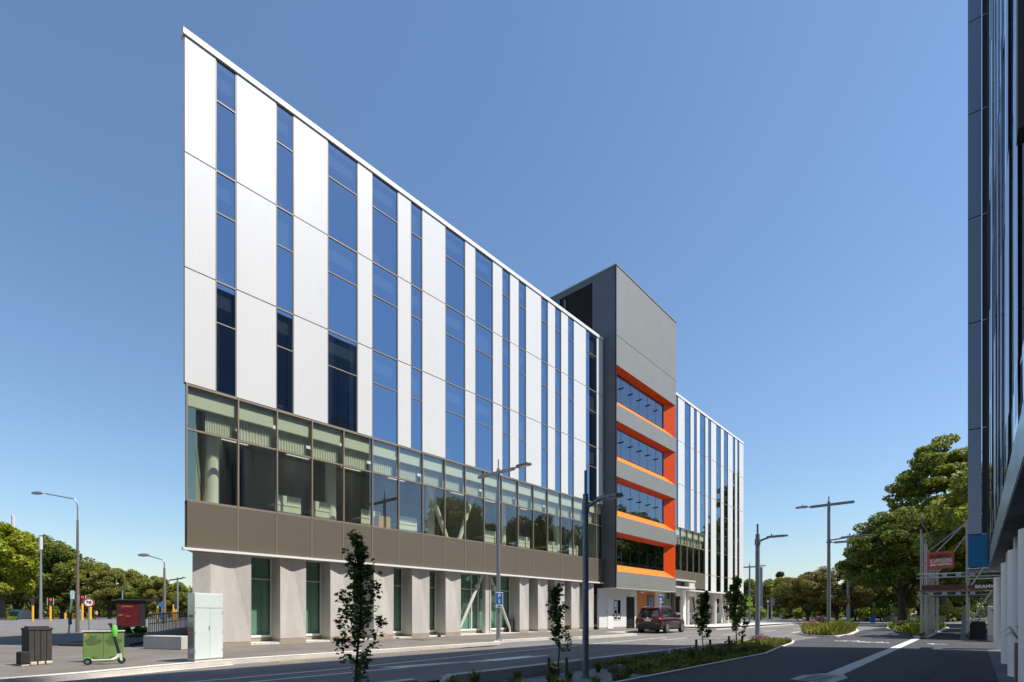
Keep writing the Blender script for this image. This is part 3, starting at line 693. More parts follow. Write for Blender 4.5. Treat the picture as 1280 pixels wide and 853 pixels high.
o = bpart(gt, 'grille_gate', M['interior_dark']); gg = MB()
for k in range(7): gg.box(XW - .12, XW - .06, 39.53 + k * .235, 39.57 + k * .235, .2, 2.92)
for k in range(10): gg.box(XW - .10, XW - .075, 39.53, 40.97, .25 + k * .29, .28 + k * .29)
sub(gg, 'gate_lattice', M['black'], o)
lt = MB(); lt.box(XW - .02, XW + .25, 39.7, 40.3, 2.98, 3.1); lt.box(XW - .02, XW + .3, 41.6, 42.2, 3.30, 3.42); lt.split('canopy_light', M['white'], B, off, bevel=.01)
op = MB(); op.box(XW - .5, XW + .02, 41.42, 44.88, .14, 3.49); o = bpart(op, 'entrance_portal', M['orange_dull'])
tsg = MB(); tsg.box(XW + .022, XW + .07, 43.25, 44.5, .3, 3.2); sg = bpart(tsg, 'entrance_sign', M['teal'], bevel=.006)
mtx = off @ Matrix.Translation((XW + .072, 44.12, 2.95)) @ Matrix(((0, 0, 1, 0), (0, 1, 0, 0), (-1, 0, 0, 0), (0, 0, 0, 1)))
text_mesh('Outpatients Entrance', .30, M['white'], 'lettering', sg, mtx, .003, 'LEFT', 1.0)
mtx = off @ Matrix.Translation((XW + .072, 43.66, 2.95)) @ Matrix(((0, 0, 1, 0), (0, 1, 0, 0), (-1, 0, 0, 0), (0, 0, 0, 1)))
text_mesh('Te whare haumanu', .22, M['white'], 'lettering', sg, mtx, .003, 'LEFT', 1.0)
pp = MB(); pp.box(XW - .5, XW, 44.9, 46.2, .14, 3.49); bpart(pp, 'entrance_pier', M['concrete'])
gd = MB(); gd.box(-23.6, -23.5, 46.2, 52.0, .2, 4.1); o = bpart(gd, 'garage_door', mat('garage_olive', (.14, .135, .10), .6))
gw = MB()
for k in range(5): gw.box(-23.5, -23.48, 46.9 + k * 1.0, 47.55 + k * 1.0, 3.0, 3.6)
gw.split('door_window', M['car_glass'], o, off)
dm = MB(); dm.box(-23.5, -23.40, 50.9, 51.3, .2, 4.1); sub(dm, 'door_jamb', M['frame_dark'], o)
ca = MB(); ca.box(XF - .2, XF + .75, 46.66, 52.3, 4.0, 4.16); ca.box(XF + .1, XF + .7, 50.9, 52.25, 3.88, 4.72); ca.box(XF - .12, XF + .78, 46.66, 52.32, 4.72, 4.84); bpart(ca, 'canopy', M['concrete_light'], bevel=.01)
bwl = MB(); bwl.box(-24.9, -24.7, 52.0, 69.4, .2, 3.88); bpart(bwl, 'back_wall', M['off_white'])
bw2 = MB()
for y in (54.5, 58.3, 62.0, 66.0): bw2.box(-24.69, -24.66, y, y + 1.6, 1.6, 3.4)
bw2.split('high_window', M['car_glass'], B, off)
for y in (53.4, 57.2, 61.2, 65.3, 68.6):
    c_ = MB(); c_.lathe([(.36, .15), (.36, 3.88)], (XF - .75, y, 0), n=24); bpart(c_, 'round_column', M['concrete'], smooth=True)
w_ = MB(); w_.box(XF - .5, XF - .2, 51.5, 52.1, .15, 4.0); w_.box(XF - .5, XF - .25, 67.3, 67.6, .15, 3.88); w_.split('white_post', M['white'], B, off)
w_ = MB(); w_.tube([(XF - .7, 63.2, 3.8), (XF - .7, 64.6, .3)], .12, 10); bpart(w_, 'brace', M['concrete_light'], smooth=True)
# office furniture and columns behind the first-floor glass
for y in (7.1, 13.0, 19.3, 25.5, 31.6):
    c_ = MB(); c_.lathe([(.26, 5.76), (.26, 10.0)], (XF - (1.0 if y < 8 else 1.6), y + (.35 if y < 8 else 0), 0), n=24); bpart(c_, 'interior_column', M['white'], smooth=True)
for (ya, yb) in ((18.2, 20.1), (22.6, 21.0)):
    c_ = MB(); c_.tube([(XF - 1.0, ya, 9.9), (XF - 1.0, yb, 5.8)], .14, 10); bpart(c_, 'interior_brace', M['white'], smooth=True)
dk = MB()
for y in (10.2, 12.0, 14.6, 17.0, 23.5, 27.0, 30.2, 33): dk.box(XF - 2.4, XF - 1.4, y, y + 1.2, 6.45, 6.5); dk.box(XF - 1.45, XF - 1.42, y, y + 1.2, 5.78, 6.9)
dk.split('desk', M['blind'], B, off)
LIT = bpy.data.materials.new('lit_panel'); LIT.use_nodes = True
lp_ = LIT.node_tree.nodes['Principled BSDF']; lp_.inputs['Base Color'].default_value = (.8, .8, .78, 1); lp_.inputs['Emission Color'].default_value = (1, .97, .9, 1); lp_.inputs['Emission Strength'].default_value = 0.6
ml = MB()
for y in (9.2, 12.4, 15.6, 18.8, 24.0, 27.2, 31.0):
    for x in (1.6, 3.2, 5.0): ml.box(XF - x - .15, XF - x + .15, y, y + 1.2, 9.97, 10.01)
ml.split('ceiling_light', LIT, B, off)
cb = MB(); cb.box(XF - 1.2, XF - .7, 15.2, 15.9, 5.78, 6.55); bpart(cb, 'cardboard_box', mat('cardboard', (.55, .33, .10), .8))

# ------------------------------------------------------------------ glazed building close on the right (its shade covers the near road)
RB = thing('glazed_building', 'tall shaded glass building with blue base panel and white pillars close beside the path', 'building', (0.43, 0, 0))
RX, RY, RH = 0.43, 28.0, 27.6
roff = Matrix.Translation((-RX, 0, 0))
def rpart(mb, name, m, parent=None, **k):
    o = mb.build(name, m, parent or RB, **k); o.data.transform(roff); return o
LV = [3.95, 4.66, 8.93, 13.25, 17.5, 21.75, 25.5, RH]
fp = MB()
for za, zb in zip(LV[1:-1], LV[2:]): fp.box(-.21, .20, RY, RY + .08, za + .02, zb - .02)
rpart(fp, 'end_panel', M['fin_panel'])
fb = MB(); fb.box(-.21, 1.4, RY - .0, RY + .08, 3.36, 4.64); rpart(fb, 'blue_base_panel', M['panel_blue'])
fc = MB(); fc.box(-.20, .20, RY + .085, RY + .3, 3.37, RH - .1); fc.box(.22, .42, RY + .03, RY + .3, 3.36, RH); rpart(fc, 'end_channel', M['fin_channel'])
fs = MB()
for za in LV[1:-1]: fs.box(.22, .36, RY + .01, RY + .028, za - .02, za + .02)
fs.split('channel_clip', M['galv'], RB, roff)
fs = MB(); fs.tube([(.40, RY - .1, 3.5), (.40, RY - .1, RH)], .035, 8); rpart(fs, 'downpipe', M['fin_brown'], smooth=True)
# street front: tall narrow panes and pale cladding strips
rr = random.Random(7); y = RY - .2; k = 0; pn, pl = MB(), MB()
while y > -40:
    wd_ = rr.choice((.55, .8, 1.1)); y0 = y - wd_
    tgt = pl if (k % 3 == 1) else pn
    for za, zb in zip(LV[:-1], LV[1:]):
        e1, e2 = rr.uniform(-.010, .010), rr.uniform(-.006, .006)
        x_ = RX + (.0 if tgt is pn else -.03)
        tgt.add([(x_ + e1, y0 + .02, za + .012), (x_ - e1, y - .02, za + .012), (x_ - e1 + e2, y - .02, zb - .012), (x_ + e1 + e2, y0 + .02, zb - .012)], [(0, 1, 2, 3)])
        tgt.add([(RX + .05, y0 + .0, za), (RX + .05, y, za), (RX + .05, y, zb), (RX + .05, y0, zb)], [(0, 1, 2, 3)]) if tgt is pl else None
    y = y0; k += 1
rpart(pn, 'front_glazing', M['facade_glass'], fix=False); rpart(pl, 'front_cladding', M['facade_pale'], fix=False)
lo_ = MB()
for za, zb in ((3.28, 3.93),):
    for q in range(34): lo_.box(RX - .01, RX + .06, RY - .4 - q * 2.0, RY - .4 - q * 2.0 + 1.97, za, zb)
rpart(lo_, 'base_cladding', M['facade_pale'])
bd = MB(); bd.box(RX + .08, 16, -40, RY + .3, 3.34, RH); rpart(bd, 'building_body', M['fin_channel'])
rs = MB(); rs.box(RX + .0, 16, -40, RY + .0, 3.24, 3.30); rpart(rs, 'soffit', M['soffit_dark'])
for q in range(26):
    pass
fn = MB(); fn.box(RX - .05, RX + .08, 8.55, 8.85, 7.2, RH); rpart(fn, 'brown_blade', M['fin_brown'])
gfw = MB(); gfw.box(3.4, 3.5, -40, RY - 2, 0, 3.24); rpart(gfw, 'ground_floor_front', M['car_glass'])
for yc in (28.9, 20.85, 16.8, 12.8, 8.8, 4.8, .8, -3.2):
    c_ = MB(); n = 20; rx, ry = .17, .42
    c_.add([(.74 + rx * math.cos(2 * math.pi * i / n), yc + ry * math.sin(2 * math.pi * i / n), z) for z in (0, 2.93) for i in range(n)],
           [tuple(range(n, 2 * n))] + [(i, (i + 1) % n, n + (i + 1) % n, n + i) for i in range(n)])
    c_.box(.68, .84, yc - .2, yc + .2, 2.92, 3.26) if yc < 28 else None
    rpart(c_, 'white_pillar', M['white'], smooth=True)

# ------------------------------------------------------------------ street lamps
def lamp_T(loc, ht, arm0, arm1, head_dir, label, group, m, zarm, head_len=.75, s=1.0, low_arm=None):
    """pole with one straight crossarm along X; luminaire at one end"""
    t = thing('street_lamp', label, 'street lamp', loc, 0, group)
    p = MB(); p.tube([(0, 0, 0), (0, 0, zarm + .15 * s)], [.085 * s, .065 * s], 14); p.tube([(0, 0, zarm + .15 * s), (0, 0, ht)], .026 * s, 8)
    p.lathe([(.14 * s, 0), (.14 * s, .03 * s), (.09 * s, .05 * s)], (0, 0, 0)); p.build('pole', m, t, smooth=True)
    a = MB(); a.box(arm0, arm1, -.045 * s, .045 * s, zarm - .06 * s, zarm + .06 * s); a.build('crossarm', m, t, bevel=.008 * s)
    hx = arm1 if head_dir > 0 else arm0; h = MB(); d = head_dir
    h.tube([(hx, 0, zarm), (hx + d * .14 * s, 0, zarm + .02 * s)], .03 * s, 8)
    q = [(hx + d * .12 * s, -.08 * s), (hx + d * .25 * s, -.14 * s), (hx + d * head_len, -.13 * s), (hx + d * (head_len + .06 * s), 0), (hx + d * head_len, .13 * s), (hx + d * .25 * s, .14 * s), (hx + d * .12 * s, .08 * s)]
    h.prism(q, zarm + .0, zarm + .075 * s); h.lathe([(.025 * s, 0), (.025 * s, .09 * s), (0, .09 * s)], (hx + d * .35 * s, 0, zarm + .07 * s), n=8)
    hd_ = h.build('lamp_head', M['pole_grey'], t, bevel=.012 * s)
    l = MB(); l.box(min(hx + d * .3 * s, hx + d * (head_len - .05 * s)), max(hx + d * .3 * s, hx + d * (head_len - .05 * s)), -.09 * s, .09 * s, zarm - .008 * s, zarm - .001); l.build('lens', M['white'], hd_)
    return t
def lamp_side(loc, ht, zarm, arm, head_len, label, group, m, r0=.11, s=1.0):
    t = thing('street_lamp', label, 'street lamp', loc, 0, group)
    p = MB(); p.tube([(0, 0, 0), (0, 0, zarm + .35 * s)], [r0, r0 * .85], 18); p.tube([(0, 0, zarm + .35 * s), (0, 0, ht)], r0 * .42, 10)
    p.lathe([(r0 * 1.35, 0), (r0 * 1.35, .04), (r0, .05)], (0, 0, 0)); p.lathe([(r0 * .9, -.14 * s), (r0 * 1.12, -.13 * s), (r0 * 1.12, .13 * s), (r0 * .9, .14 * s)], (0, 0, zarm), n=18); p.build('pole', m, t, smooth=True)
    a = MB(); a.tube([(0, 0, zarm), (arm * .5, 0, zarm + .10 * s), (arm, 0, zarm + .16 * s)], [.05 * s, .045 * s, .04 * s], 10); a.build('side_arm', m, t, smooth=True)
    h = MB(); z = zarm + .14 * s
    h.prism([(arm - .1 * s, -.06 * s), (arm + .1 * s, -.13 * s), (arm + head_len * .8, -.12 * s), (arm + head_len, 0), (arm + head_len * .8, .12 * s), (arm + .1 * s, .13 * s), (arm - .1 * s, .06 * s)], z, z + .08 * s)
    h.lathe([(.03 * s, 0), (.03 * s, .09 * s), (0, .09 * s)], (arm + .1 * s, 0, z + .08 * s), n=8)
    hd_ = h.build('lamp_head', M['pole_grey'], t, bevel=.02 * s)
    l = MB(); l.box(arm + .2 * s, arm + head_len * .75, -.08 * s, .08 * s, z - .01 * s, z - .001); l.build('lens', M['white'], hd_)
    return t
P1 = gp(623, 801, .13)
def xs(px, P): return onY(px, P[1]) - P[0]
lamp_T((*P1, .13), 8.93, xs(598, P1), xs(643, P1), 1, 'pale steel lamp post with tilted looking crossarm and blue parking sign on the kerb', 'crossarm street lamps', M['galv'], 8.28, head_len=xs(663, P1) - xs(644, P1), s=1.25)
P2 = gp(732, 839)
lamp_side((*P2, -.17), 5.25, 4.30, .45, .62, 'grey lamp post standing in the gravel bed between two saplings', 'short armed street lamps', M['pole_grey'], .085)
P3 = gp(947, 800)
lamp_side((*P3, 0), 6.45, 5.45, .6, .95, 'grey lamp post beside pink flowers at the far end of the gravel bed', 'short armed street lamps', M['pole_grey'], .13, 1.25)
P4 = gp(1036, 786.5)
t4 = lamp_T((*P4, .1), 12.55, xs(1013, P4), xs(1068, P4), -1, 'tall crossarm lamp post on the flowered median island', 'crossarm street lamps', M['pole_grey'], 11.75, head_len=xs(1012, P4) - xs(995, P4), s=2.0)
a = MB(); a.tube([(0, 0, 8.35), (1.6, 0, 8.5)], .07, 8); a.build('side_arm', M['pole_grey'], t4, smooth=True)
h = MB(); h.prism([(1.0, -.15), (2.5, -.25), (3.6, 0), (2.5, .25), (1.0, .15)], 8.45, 8.6); h.lathe([(.06, 0), (.06, .25), (0, .25)], (1.7, 0, 8.6), n=8); h.build('lamp_head', M['pole_grey'], t4, bevel=.03)
P5 = gp(1060, 777.6)
lamp_T((*P5, 0), zat(669, *P5), xs(1043, P5), xs(1082, P5), -1, 'distant crossarm lamp post half hidden by the round tree', 'crossarm street lamps', M['pole_grey'], zat(677, *P5), head_len=xs(1042, P5) - xs(1033, P5), s=3.2)
P6 = gp(937, 776.5)
lamp_T((*P6, 0), zat(704, *P6), xs(927, P6), xs(946, P6), 1, 'thin distant crossarm lamp post carrying yellow-green signs past the building end', 'crossarm street lamps', M['pole_grey'], zat(709, *P6), head_len=1.6, s=2.2)
for px, yb, yt, ya, wpx, lab in ((153, 774, 734, 736, 10, 'thin distant crossarm lamp post above the bus shelter roof'), (222, 774, 722, 724, 10, 'pale distant crossarm lamp post beside the concrete building corner')):
    Pq = gp(px, yb)
    lamp_T((*Pq, 0), zat(yt, *Pq), xs(px - wpx, Pq), xs(px + wpx - 4, Pq), 1, lab, 'crossarm street lamps', M['galv'], zat(ya, *Pq), head_len=2.0, s=3.0)
def lamp_curved(px, yb, ztop_px, zjoint_px, bend_px, head, label, m):
    P = gp(px, yb); d = dep(*P); u = d / 643.0
    t = thing('street_lamp', label, 'street lamp', (*P, 0), 0, 'curved arm street lamps')
    zj, zb_ = zat(zjoint_px, *P), zat(bend_px, *P)
    p = MB(); p.tube([(0, 0, 0), (0, 0, zj)], [2.1 * u, 1.15 * u], 14); p.build('pole', m, t, smooth=True)
    hx, hy = (head[0] - px) * u * CT, (head[0] - px) * u * ST; zh = zat(head[1], *P)
    a = MB(); a.tube([(0, 0, zj - .2), (0, 0, zb_ - .5), (hx * .02, hy * .02, zb_ - .15), (hx * .07, hy * .07, zb_ + .12), (hx * .75, hy * .75, zh - .05)], .75 * u, 8); a.build('curved_arm', M['galv'], t, smooth=True)
    h = MB(); c = Vector((hx, hy, zh)); dv = Vector((hx, hy, 0)).normalized()
    n0 = len(h.v); h.lathe([(.02, -1.0), (.5, -.9), (.9, -.4), (1.0, .1), (.8, .65), (.35, 1.0), (.02, 1.02)], (0, 0, 0), n=14)
    q = dv.to_track_quat('Z', 'Y').to_matrix()
    for i in range(len(h.v)):
        v = Vector(h.v[i]); v = Vector((v.x * 2.2 * u, v.y * 2.2 * u, v.z * 7.5 * u)); h.v[i] = tuple(q @ v + c - dv * 3 * u)
    h.build('lamp_head', M['galv'], t, smooth=True)
    return t, P, u
lamp_curved(97, 791, 620, 650, 626, (44, 616.5), 'tall brown street lamp with curved white arm behind the black bin', M['pole_brown'])
lamp_curved(205.5, 780, 700, 710, 701, (177, 694), 'smaller curved street lamp behind the bus shelter railing', M['pole_brown'])

# ------------------------------------------------------------------ signs and posts
def face_cam(P): return math.atan2(-P[0], P[1])     # rz so that local -Y looks to the camera
def parking_sign():
    t = thing('parking_sign', 'small blue and white parking sign strapped to the pale steel lamp post', 'sign', (P1[0] + .13, P1[1] - .1, 0), R(52))
    b = MB(); b.box(-.16, .20, -.012, .012, 1.75, 2.5); b.build('sign_plate', M['white'], t, bevel=.01)
    c = MB(); c.box(-.135, .175, -.018, -.013, 1.92, 2.475); bl = c.build('blue_field', M['sign_blue'], t)
    mt = Matrix.Translation((.02, -.0195, 2.32)) @ Matrix.Rotation(R(90), 4, 'X')
    text_mesh('P', .27, M['white'], 'lettering', t, mt, .001, bold=.006)
    mt = Matrix.Translation((.02, -.0195, 2.06)) @ Matrix.Rotation(R(90), 4, 'X')
    text_mesh('5', .24, M['white'], 'lettering', t, mt, .001, bold=.006)
    d = MB(); d.box(-.08, .12, -.0185, -.0125, 1.80, 1.86); d.build('sign_arrow', M['sign_blue'], t)
parking_sign()
def post_sign(px, yb, ytop, label, name='road_sign', r=1.0, group=None):
    P = gp(px, yb); u = dep(*P) / 643.0
    t = thing(name, label, 'sign', (*P, 0), face_cam(P), group)
    p = MB(); p.tube([(0, 0, 0), (0, 0, zat(ytop, *P))], .75 * u * r, 8); p.build('post', M['galv'], t, smooth=True)
    return t, P, u
# 30 limit sign on the brown lamp post side
t, P, u = post_sign(111, 789, 752, 'round white thirty limit sign with thick red ring beside the brown street lamp', 'speed_sign')
zc = zat(753.5, *P)
def disc(r0, r1, zc, y, n=28):
    b = MB()
    for k in range(n):
        a, c = 2 * math.pi * k / n, 2 * math.pi * (k + 1) / n
        b.poly([(r * math.cos(q), y, zc + r * math.sin(q)) for r, q in ((r0, a), (r1, a), (r1, c), (r0, c))])
    return b
b = MB(); b.lathe([(0, -.02), (5.7 * u, -.02), (5.7 * u, .02), (0, .02)], (0, -.05, zc), 'Y', 28); b.build('sign_plate', M['white'], t)
disc(4.1 * u, 5.6 * u, zc, -.075).build('red_ring', M['red'], t, fix=False)
text_mesh('30', 5.2 * u, M['black'], 'lettering', t, Matrix.Translation((0, -.078, zc)) @ Matrix.Rotation(R(90), 4, 'X'), .002, bold=.02)
# yellow-green warning signs at the end of the building
t, P, u = post_sign(937, 776.5, 744, 'bright yellow-green diamond and square pedestrian signs on one post past the building', 'warning_sign')
zc = zat(749, *P); b = MB(); b.add([(-3.6 * u, -.3, zc), (0, -.3, zc - 3.6 * u), (3.6 * u, -.3, zc), (0, -.3, zc + 3.6 * u), (-3.6 * u, -.2, zc), (0, -.2, zc - 3.6 * u), (3.6 * u, -.2, zc), (0, -.2, zc + 3.6 * u)], [(0, 1, 2, 3), (7, 6, 5, 4), (0, 4, 5, 1), (1, 5, 6, 2), (2, 6, 7, 3), (3, 7, 4, 0)]); b.build('diamond_plate', M['lime_sign'], t)
zc = zat(754.8, *P); b = MB(); b.box(-3.6 * u, 3.6 * u, -.3, -.2, zc - 3 * u, zc + 2.3 * u); b.build('square_plate', M['lime_sign'], t)
zc = zat(749, *P); b = MB(); b.lathe([(0, -.02), (.45 * u, 0), (0, .02)], (.2 * u, -.33, zc + 1.4 * u), 'Y', 10); b.bar((0, -.33, zc + .9 * u), (-.2 * u, -.33, zc - .4 * u), .8 * u, .05); b.bar((-.2 * u, -.33, zc - .4 * u), (-1.0 * u, -.33, zc - 1.8 * u), .4 * u, .05); b.bar((0, -.33, zc - .4 * u), (.9 * u, -.33, zc - 1.8 * u), .4 * u, .05); b.build('walker_symbol', M['black'], t)
for px, yb, lab in ((929, 774, 'red topped distant road sign left of the yellow-green signs'),):
    t, P, u = post_sign(px, yb, 752, lab); zc = zat(755, *P); b = MB(); b.lathe([(0, -.1), (2.6 * u, -.1), (2.6 * u, .1), (0, .1)], (0, -.3, zc), 'Y', 8); b.build('sign_plate', M['red'], t)
# give way triangle
t, P, u = post_sign(960, 778, 750, 'red edged white give way triangle on a thin post beyond the grey lamp post', 'give_way_sign')
zc = zat(752.5, *P); b = MB()
def tri(s, y): return [(-s, y, zc + s * .62), (s, y, zc + s * .62), (0, y, zc - s * 1.1)]
q = tri(3.6 * u, -.3) + tri(3.6 * u, -.2); b.add(q, [(0, 1, 2), (5, 4, 3), (0, 3, 4, 1), (1, 4, 5, 2), (2, 5, 3, 0)]); b.build('sign_plate', M['red'], t)
b = MB(); b.poly([(x, y, z + .05) for x, y, z in tri(1.9 * u, -.32)]); b.build('white_centre', M['white'], t)
t, P, u = post_sign(964.5, 777.5, 747, 'grey backed road sign seen from behind near the give way triangle', 'road_sign')
b = MB(); b.box(-.2 * u, 3.5 * u, -.15, -.08, zat(757, *P), zat(748, *P)); b.build('sign_plate', M['pole_grey'], t)
# orange diamond with arrow
t, P, u = post_sign(1062, 777, 744, 'orange diamond sign with black bent arrow by the median island', 'warning_sign')
zc = zat(748, *P); s = 4.4 * u; b = MB(); q = [(-s, -.3, zc), (0, -.3, zc - s), (s, -.3, zc), (0, -.3, zc + s)]; b.add(q + [(x, -.2, z) for x, y, z in q], [(0, 1, 2, 3), (7, 6, 5, 4), (0, 4, 5, 1), (1, 5, 6, 2), (2, 6, 7, 3), (3, 7, 4, 0)]); b.build('diamond_plate', M['orange_sign'], t)
b = MB(); b.bar((-1.6 * u, -.33, zc - 1.2 * u), (-1.6 * u, -.33, zc + .3 * u), .9 * u, .04, (0, 1, 0)); b.bar((-2.0 * u, -.33, zc + .3 * u), (1.0 * u, -.33, zc + .3 * u), .05, .9 * u); b.poly([(.9 * u, -.34, zc + 1.4 * u), (.9 * u, -.34, zc - .8 * u), (2.6 * u, -.34, zc + .3 * u)]); b.build('arrow_symbol', M['black'], t)
t, P, u = post_sign(1074.5, 776, 735, 'plain grey steel post standing before the hedge right of the orange diamond', 'steel_post', 1.7)
t, P, u = post_sign(1092.5, 777, 745, 'dark grey diamond sign seen from behind above the blue bin', 'road_sign')
zc = zat(749, *P); s = 5.5 * u; b = MB(); q = [(-s, -.3, zc), (0, -.3, zc - s * .8), (s, -.3, zc), (0, -.3, zc + s * .8)]; b.add(q + [(x, -.2, z) for x, y, z in q], [(0, 1, 2, 3), (7, 6, 5, 4), (0, 4, 5, 1), (1, 5, 6, 2), (2, 6, 7, 3), (3, 7, 4, 0)]); b.build('diamond_plate', M['fin_channel'], t)
t, P, u = post_sign(1117, 777, 760, 'leaning pale board on a short post before the tan fence', 'notice_board')
b = MB(); b.add([(-2.2 * u, -.2, 5 * u), (-.2 * u, -.2, 5 * u), (-1.4 * u, -.2, 21 * u), (-4.4 * u, -.2, 21 * u), (-2.2 * u, -.1, 5 * u), (-.2 * u, -.1, 5 * u), (-1.4 * u, -.1, 21 * u), (-4.4 * u, -.1, 21 * u)], [(0, 1, 2, 3), (7, 6, 5, 4), (0, 4, 5, 1), (1, 5, 6, 2), (2, 6, 7, 3), (3, 7, 4, 0)]); b.build('board', M['concrete_light'], t)
P = gp(1091, 779.8); u = dep(*P) / 643.0
t = thing('wheelie_bin', 'blue wheeled rubbish bin standing on the far footpath', 'bin', (*P, 0), face_cam(P))
b = MB(); b.add([(-2.4 * u, -2 * u, 1 * u), (2.4 * u, -2 * u, 1 * u), (2.4 * u, 2 * u, 1 * u), (-2.4 * u, 2 * u, 1 * u), (-2.9 * u, -2.5 * u, 8 * u), (2.9 * u, -2.5 * u, 8 * u), (2.9 * u, 2.4 * u, 8 * u), (-2.9 * u, 2.4 * u, 8 * u)], [(0, 3, 2, 1), (4, 5, 6, 7), (0, 1, 5, 4), (1, 2, 6, 5), (2, 3, 7, 6), (3, 0, 4, 7)]); b.build('bin_body', M['sign_blue'], t, bevel=.05)
b = MB(); b.box(-3.1 * u, 3.1 * u, -2.8 * u, 2.6 * u, 8 * u, 9.4 * u); b.build('lid', M['sign_blue'], t, bevel=.08)
for sx in (-1.9, 1.9):
    b = MB(); b.lathe([(0, -.25 * u), (1.0 * u, -.25 * u), (1.0 * u, .25 * u), (0, .25 * u)], (sx * u, .8 * u, 1.0 * u), 'X', 12); b.build('wheel', M['tyre'], t)
# tall grey totem beyond the lamp post
P = gp(951.5, 775); u = dep(*P) / 643.0
t = thing('grey_totem', 'tall narrow grey steel pylon behind the grey lamp post', 'pylon', (*P, 0), face_cam(P))
b = MB(); b.box(-1.6 * u, 1.6 * u, -1 * u, 1 * u, 0, zat(709, *P)); b.build('shaft', M['fin_panel'], t, bevel=.05)
b = MB(); b.box(-1.65 * u, -.3 * u, -1.1 * u, -1.02 * u, 6 * u, 46 * u); b.build('panel', M['galv'], t)

# ------------------------------------------------------------------ traffic signals, mobile masts, cabinets on the left
def signal(px, yb, ytop, label, red=True, back=False):
    P = gp(px, yb); u = dep(*P) / 643.0
    t = thing('traffic_signal', label, 'traffic signal', (*P, 0), face_cam(P), 'traffic signals at the crossing')
    zt = zat(ytop, *P); p = MB(); p.tube([(0, 0, 0), (0, 0, zt - 7 * u)], 1.15 * u, 10); p.build('yellow_pole', M['yellow'], t, smooth=True)
    if red: q = MB(); q.box(-2.7 * u, 2.7 * u, -.9 * u, -.7 * u, zt - 9.3 * u, zt); q.build('backing_board', M['black'], t)
    c = MB(); c.box(-1.6 * u, 1.6 * u, -1.9 * u, .4 * u, zt - 9 * u, zt - .5 * u); hb = c.build('signal_head', M['black'], t, bevel=.05 * u)
    if red:
        l = MB(); l.lathe([(0, -.15 * u), (1.25 * u, -.1 * u), (1.25 * u, .2 * u)], (0, -2.0 * u, zt - 2.2 * u), 'Y', 14); l.build('red_lamp', LAMP_RED, hb)
        e = MB(); e.lathe([(2.9 * u, -9.7 * u), (2.95 * u, .3 * u)], (0, 0, 0)) if False else e.box(-3.0 * u, -2.72 * u, -.95 * u, -.72 * u, zt - 9.4 * u, zt + .1 * u).box(2.72 * u, 3.0 * u, -.95 * u, -.72 * u, zt - 9.4 * u, zt + .1 * u); e.build('board_edge', M['white'], t)
    return t
LAMP_RED = bpy.data.materials.new('signal_red'); LAMP_RED.use_nodes = True
pb_ = LAMP_RED.node_tree.nodes['Principled BSDF']; pb_.inputs['Base Color'].default_value = (.5, .01, .01, 1); pb_.inputs['Emission Color'].default_value = (1, .03, .02, 1); pb_.inputs['Emission Strength'].default_value = .9
signal(63, 776.7, 747.5, 'red traffic signal on a thick yellow pole left of the brown street lamp')
signal(103, 775.5, 744.5, 'red traffic signal half hidden behind the brown street lamp')
signal(41, 776.9, 747, 'dark traffic signal seen from behind near the white cabinet', False)
signal(197, 779, 747, 'dark traffic signal seen from behind beyond the bus shelter', False)
signal(219.5, 777.5, 752, 'dark traffic signal on a yellow pole above the railing', False)
def yellow_post(px, yb, ytop, r, label, g='yellow posts by the crossing'):
    P = gp(px, yb); u = dep(*P) / 643.0; b = MB(); zt = zat(ytop, *P)
    b.lathe([(r * u, 0), (r * u, zt - .4 * u), (r * .7 * u, zt), (0, zt)], (0, 0, 0), n=12)
    o = b.build('yellow_post', M['yellow'], smooth=True); o.location = (*P, 0); tag(o, label, 'post', g)
for px, yb, yt, r, lab in ((6, 774, 764, 1.4, 'yellow post at the left edge beside the green cabinet'), (66.5, 773.5, 754, .9, 'tall yellow post just right of the red signal pole'), (81.5, 774, 766.5, 1.2, 'short yellow bollard midway between the red signal and the blue banner'),
                           (91.5, 774, 766.5, 1.2, 'short yellow bollard next to the brown lamp post'), (101, 774, 757, 1.0, 'tall yellow post touching the brown lamp post'), (109.5, 774, 766, 1.0, 'short yellow bollard under the thirty sign'),
                           (113, 774.5, 759, 1.4, 'thick yellow post under the thirty sign'), (117.5, 773.5, 757, .8, 'thin tall yellow post right of the thirty sign'), (217, 776, 756, 1.3, 'yellow post behind the railing beside the dark signal')):
    yellow_post(px, yb, yt, r, lab)
def mast(px, yb, ytop, ydrum, lab):
    P = gp(px, yb); u = dep(*P) / 643.0
    t = thing('mobile_mast', lab, 'mast', (*P, 0), 0, 'mobile masts')
    zt, zd = zat(ytop, *P), zat(ydrum, *P); p = MB(); p.tube([(0, 0, 0), (0, 0, zd)], [1.7 * u, 1.0 * u], 12); p.build('pole', M['galv'], t, smooth=True)
    d = MB(); d.lathe([(1.0 * u, zd - 1 * u), (1.9 * u, zd), (1.9 * u, zt - .3 * u), (1.5 * u, zt), (0, zt)], (0, 0, 0)); d.build('antenna_drum', M['pole_grey'] if False else mat('mast_grey', (.55, .55, .56), .6), t, smooth=True)
mast(51, 775.4, 671, 687, 'slim grey mobile mast before the dark green trees')
mast(16.5, 773.2, 644.5, 661, 'tall grey mobile mast rising behind the yellow-green tree')
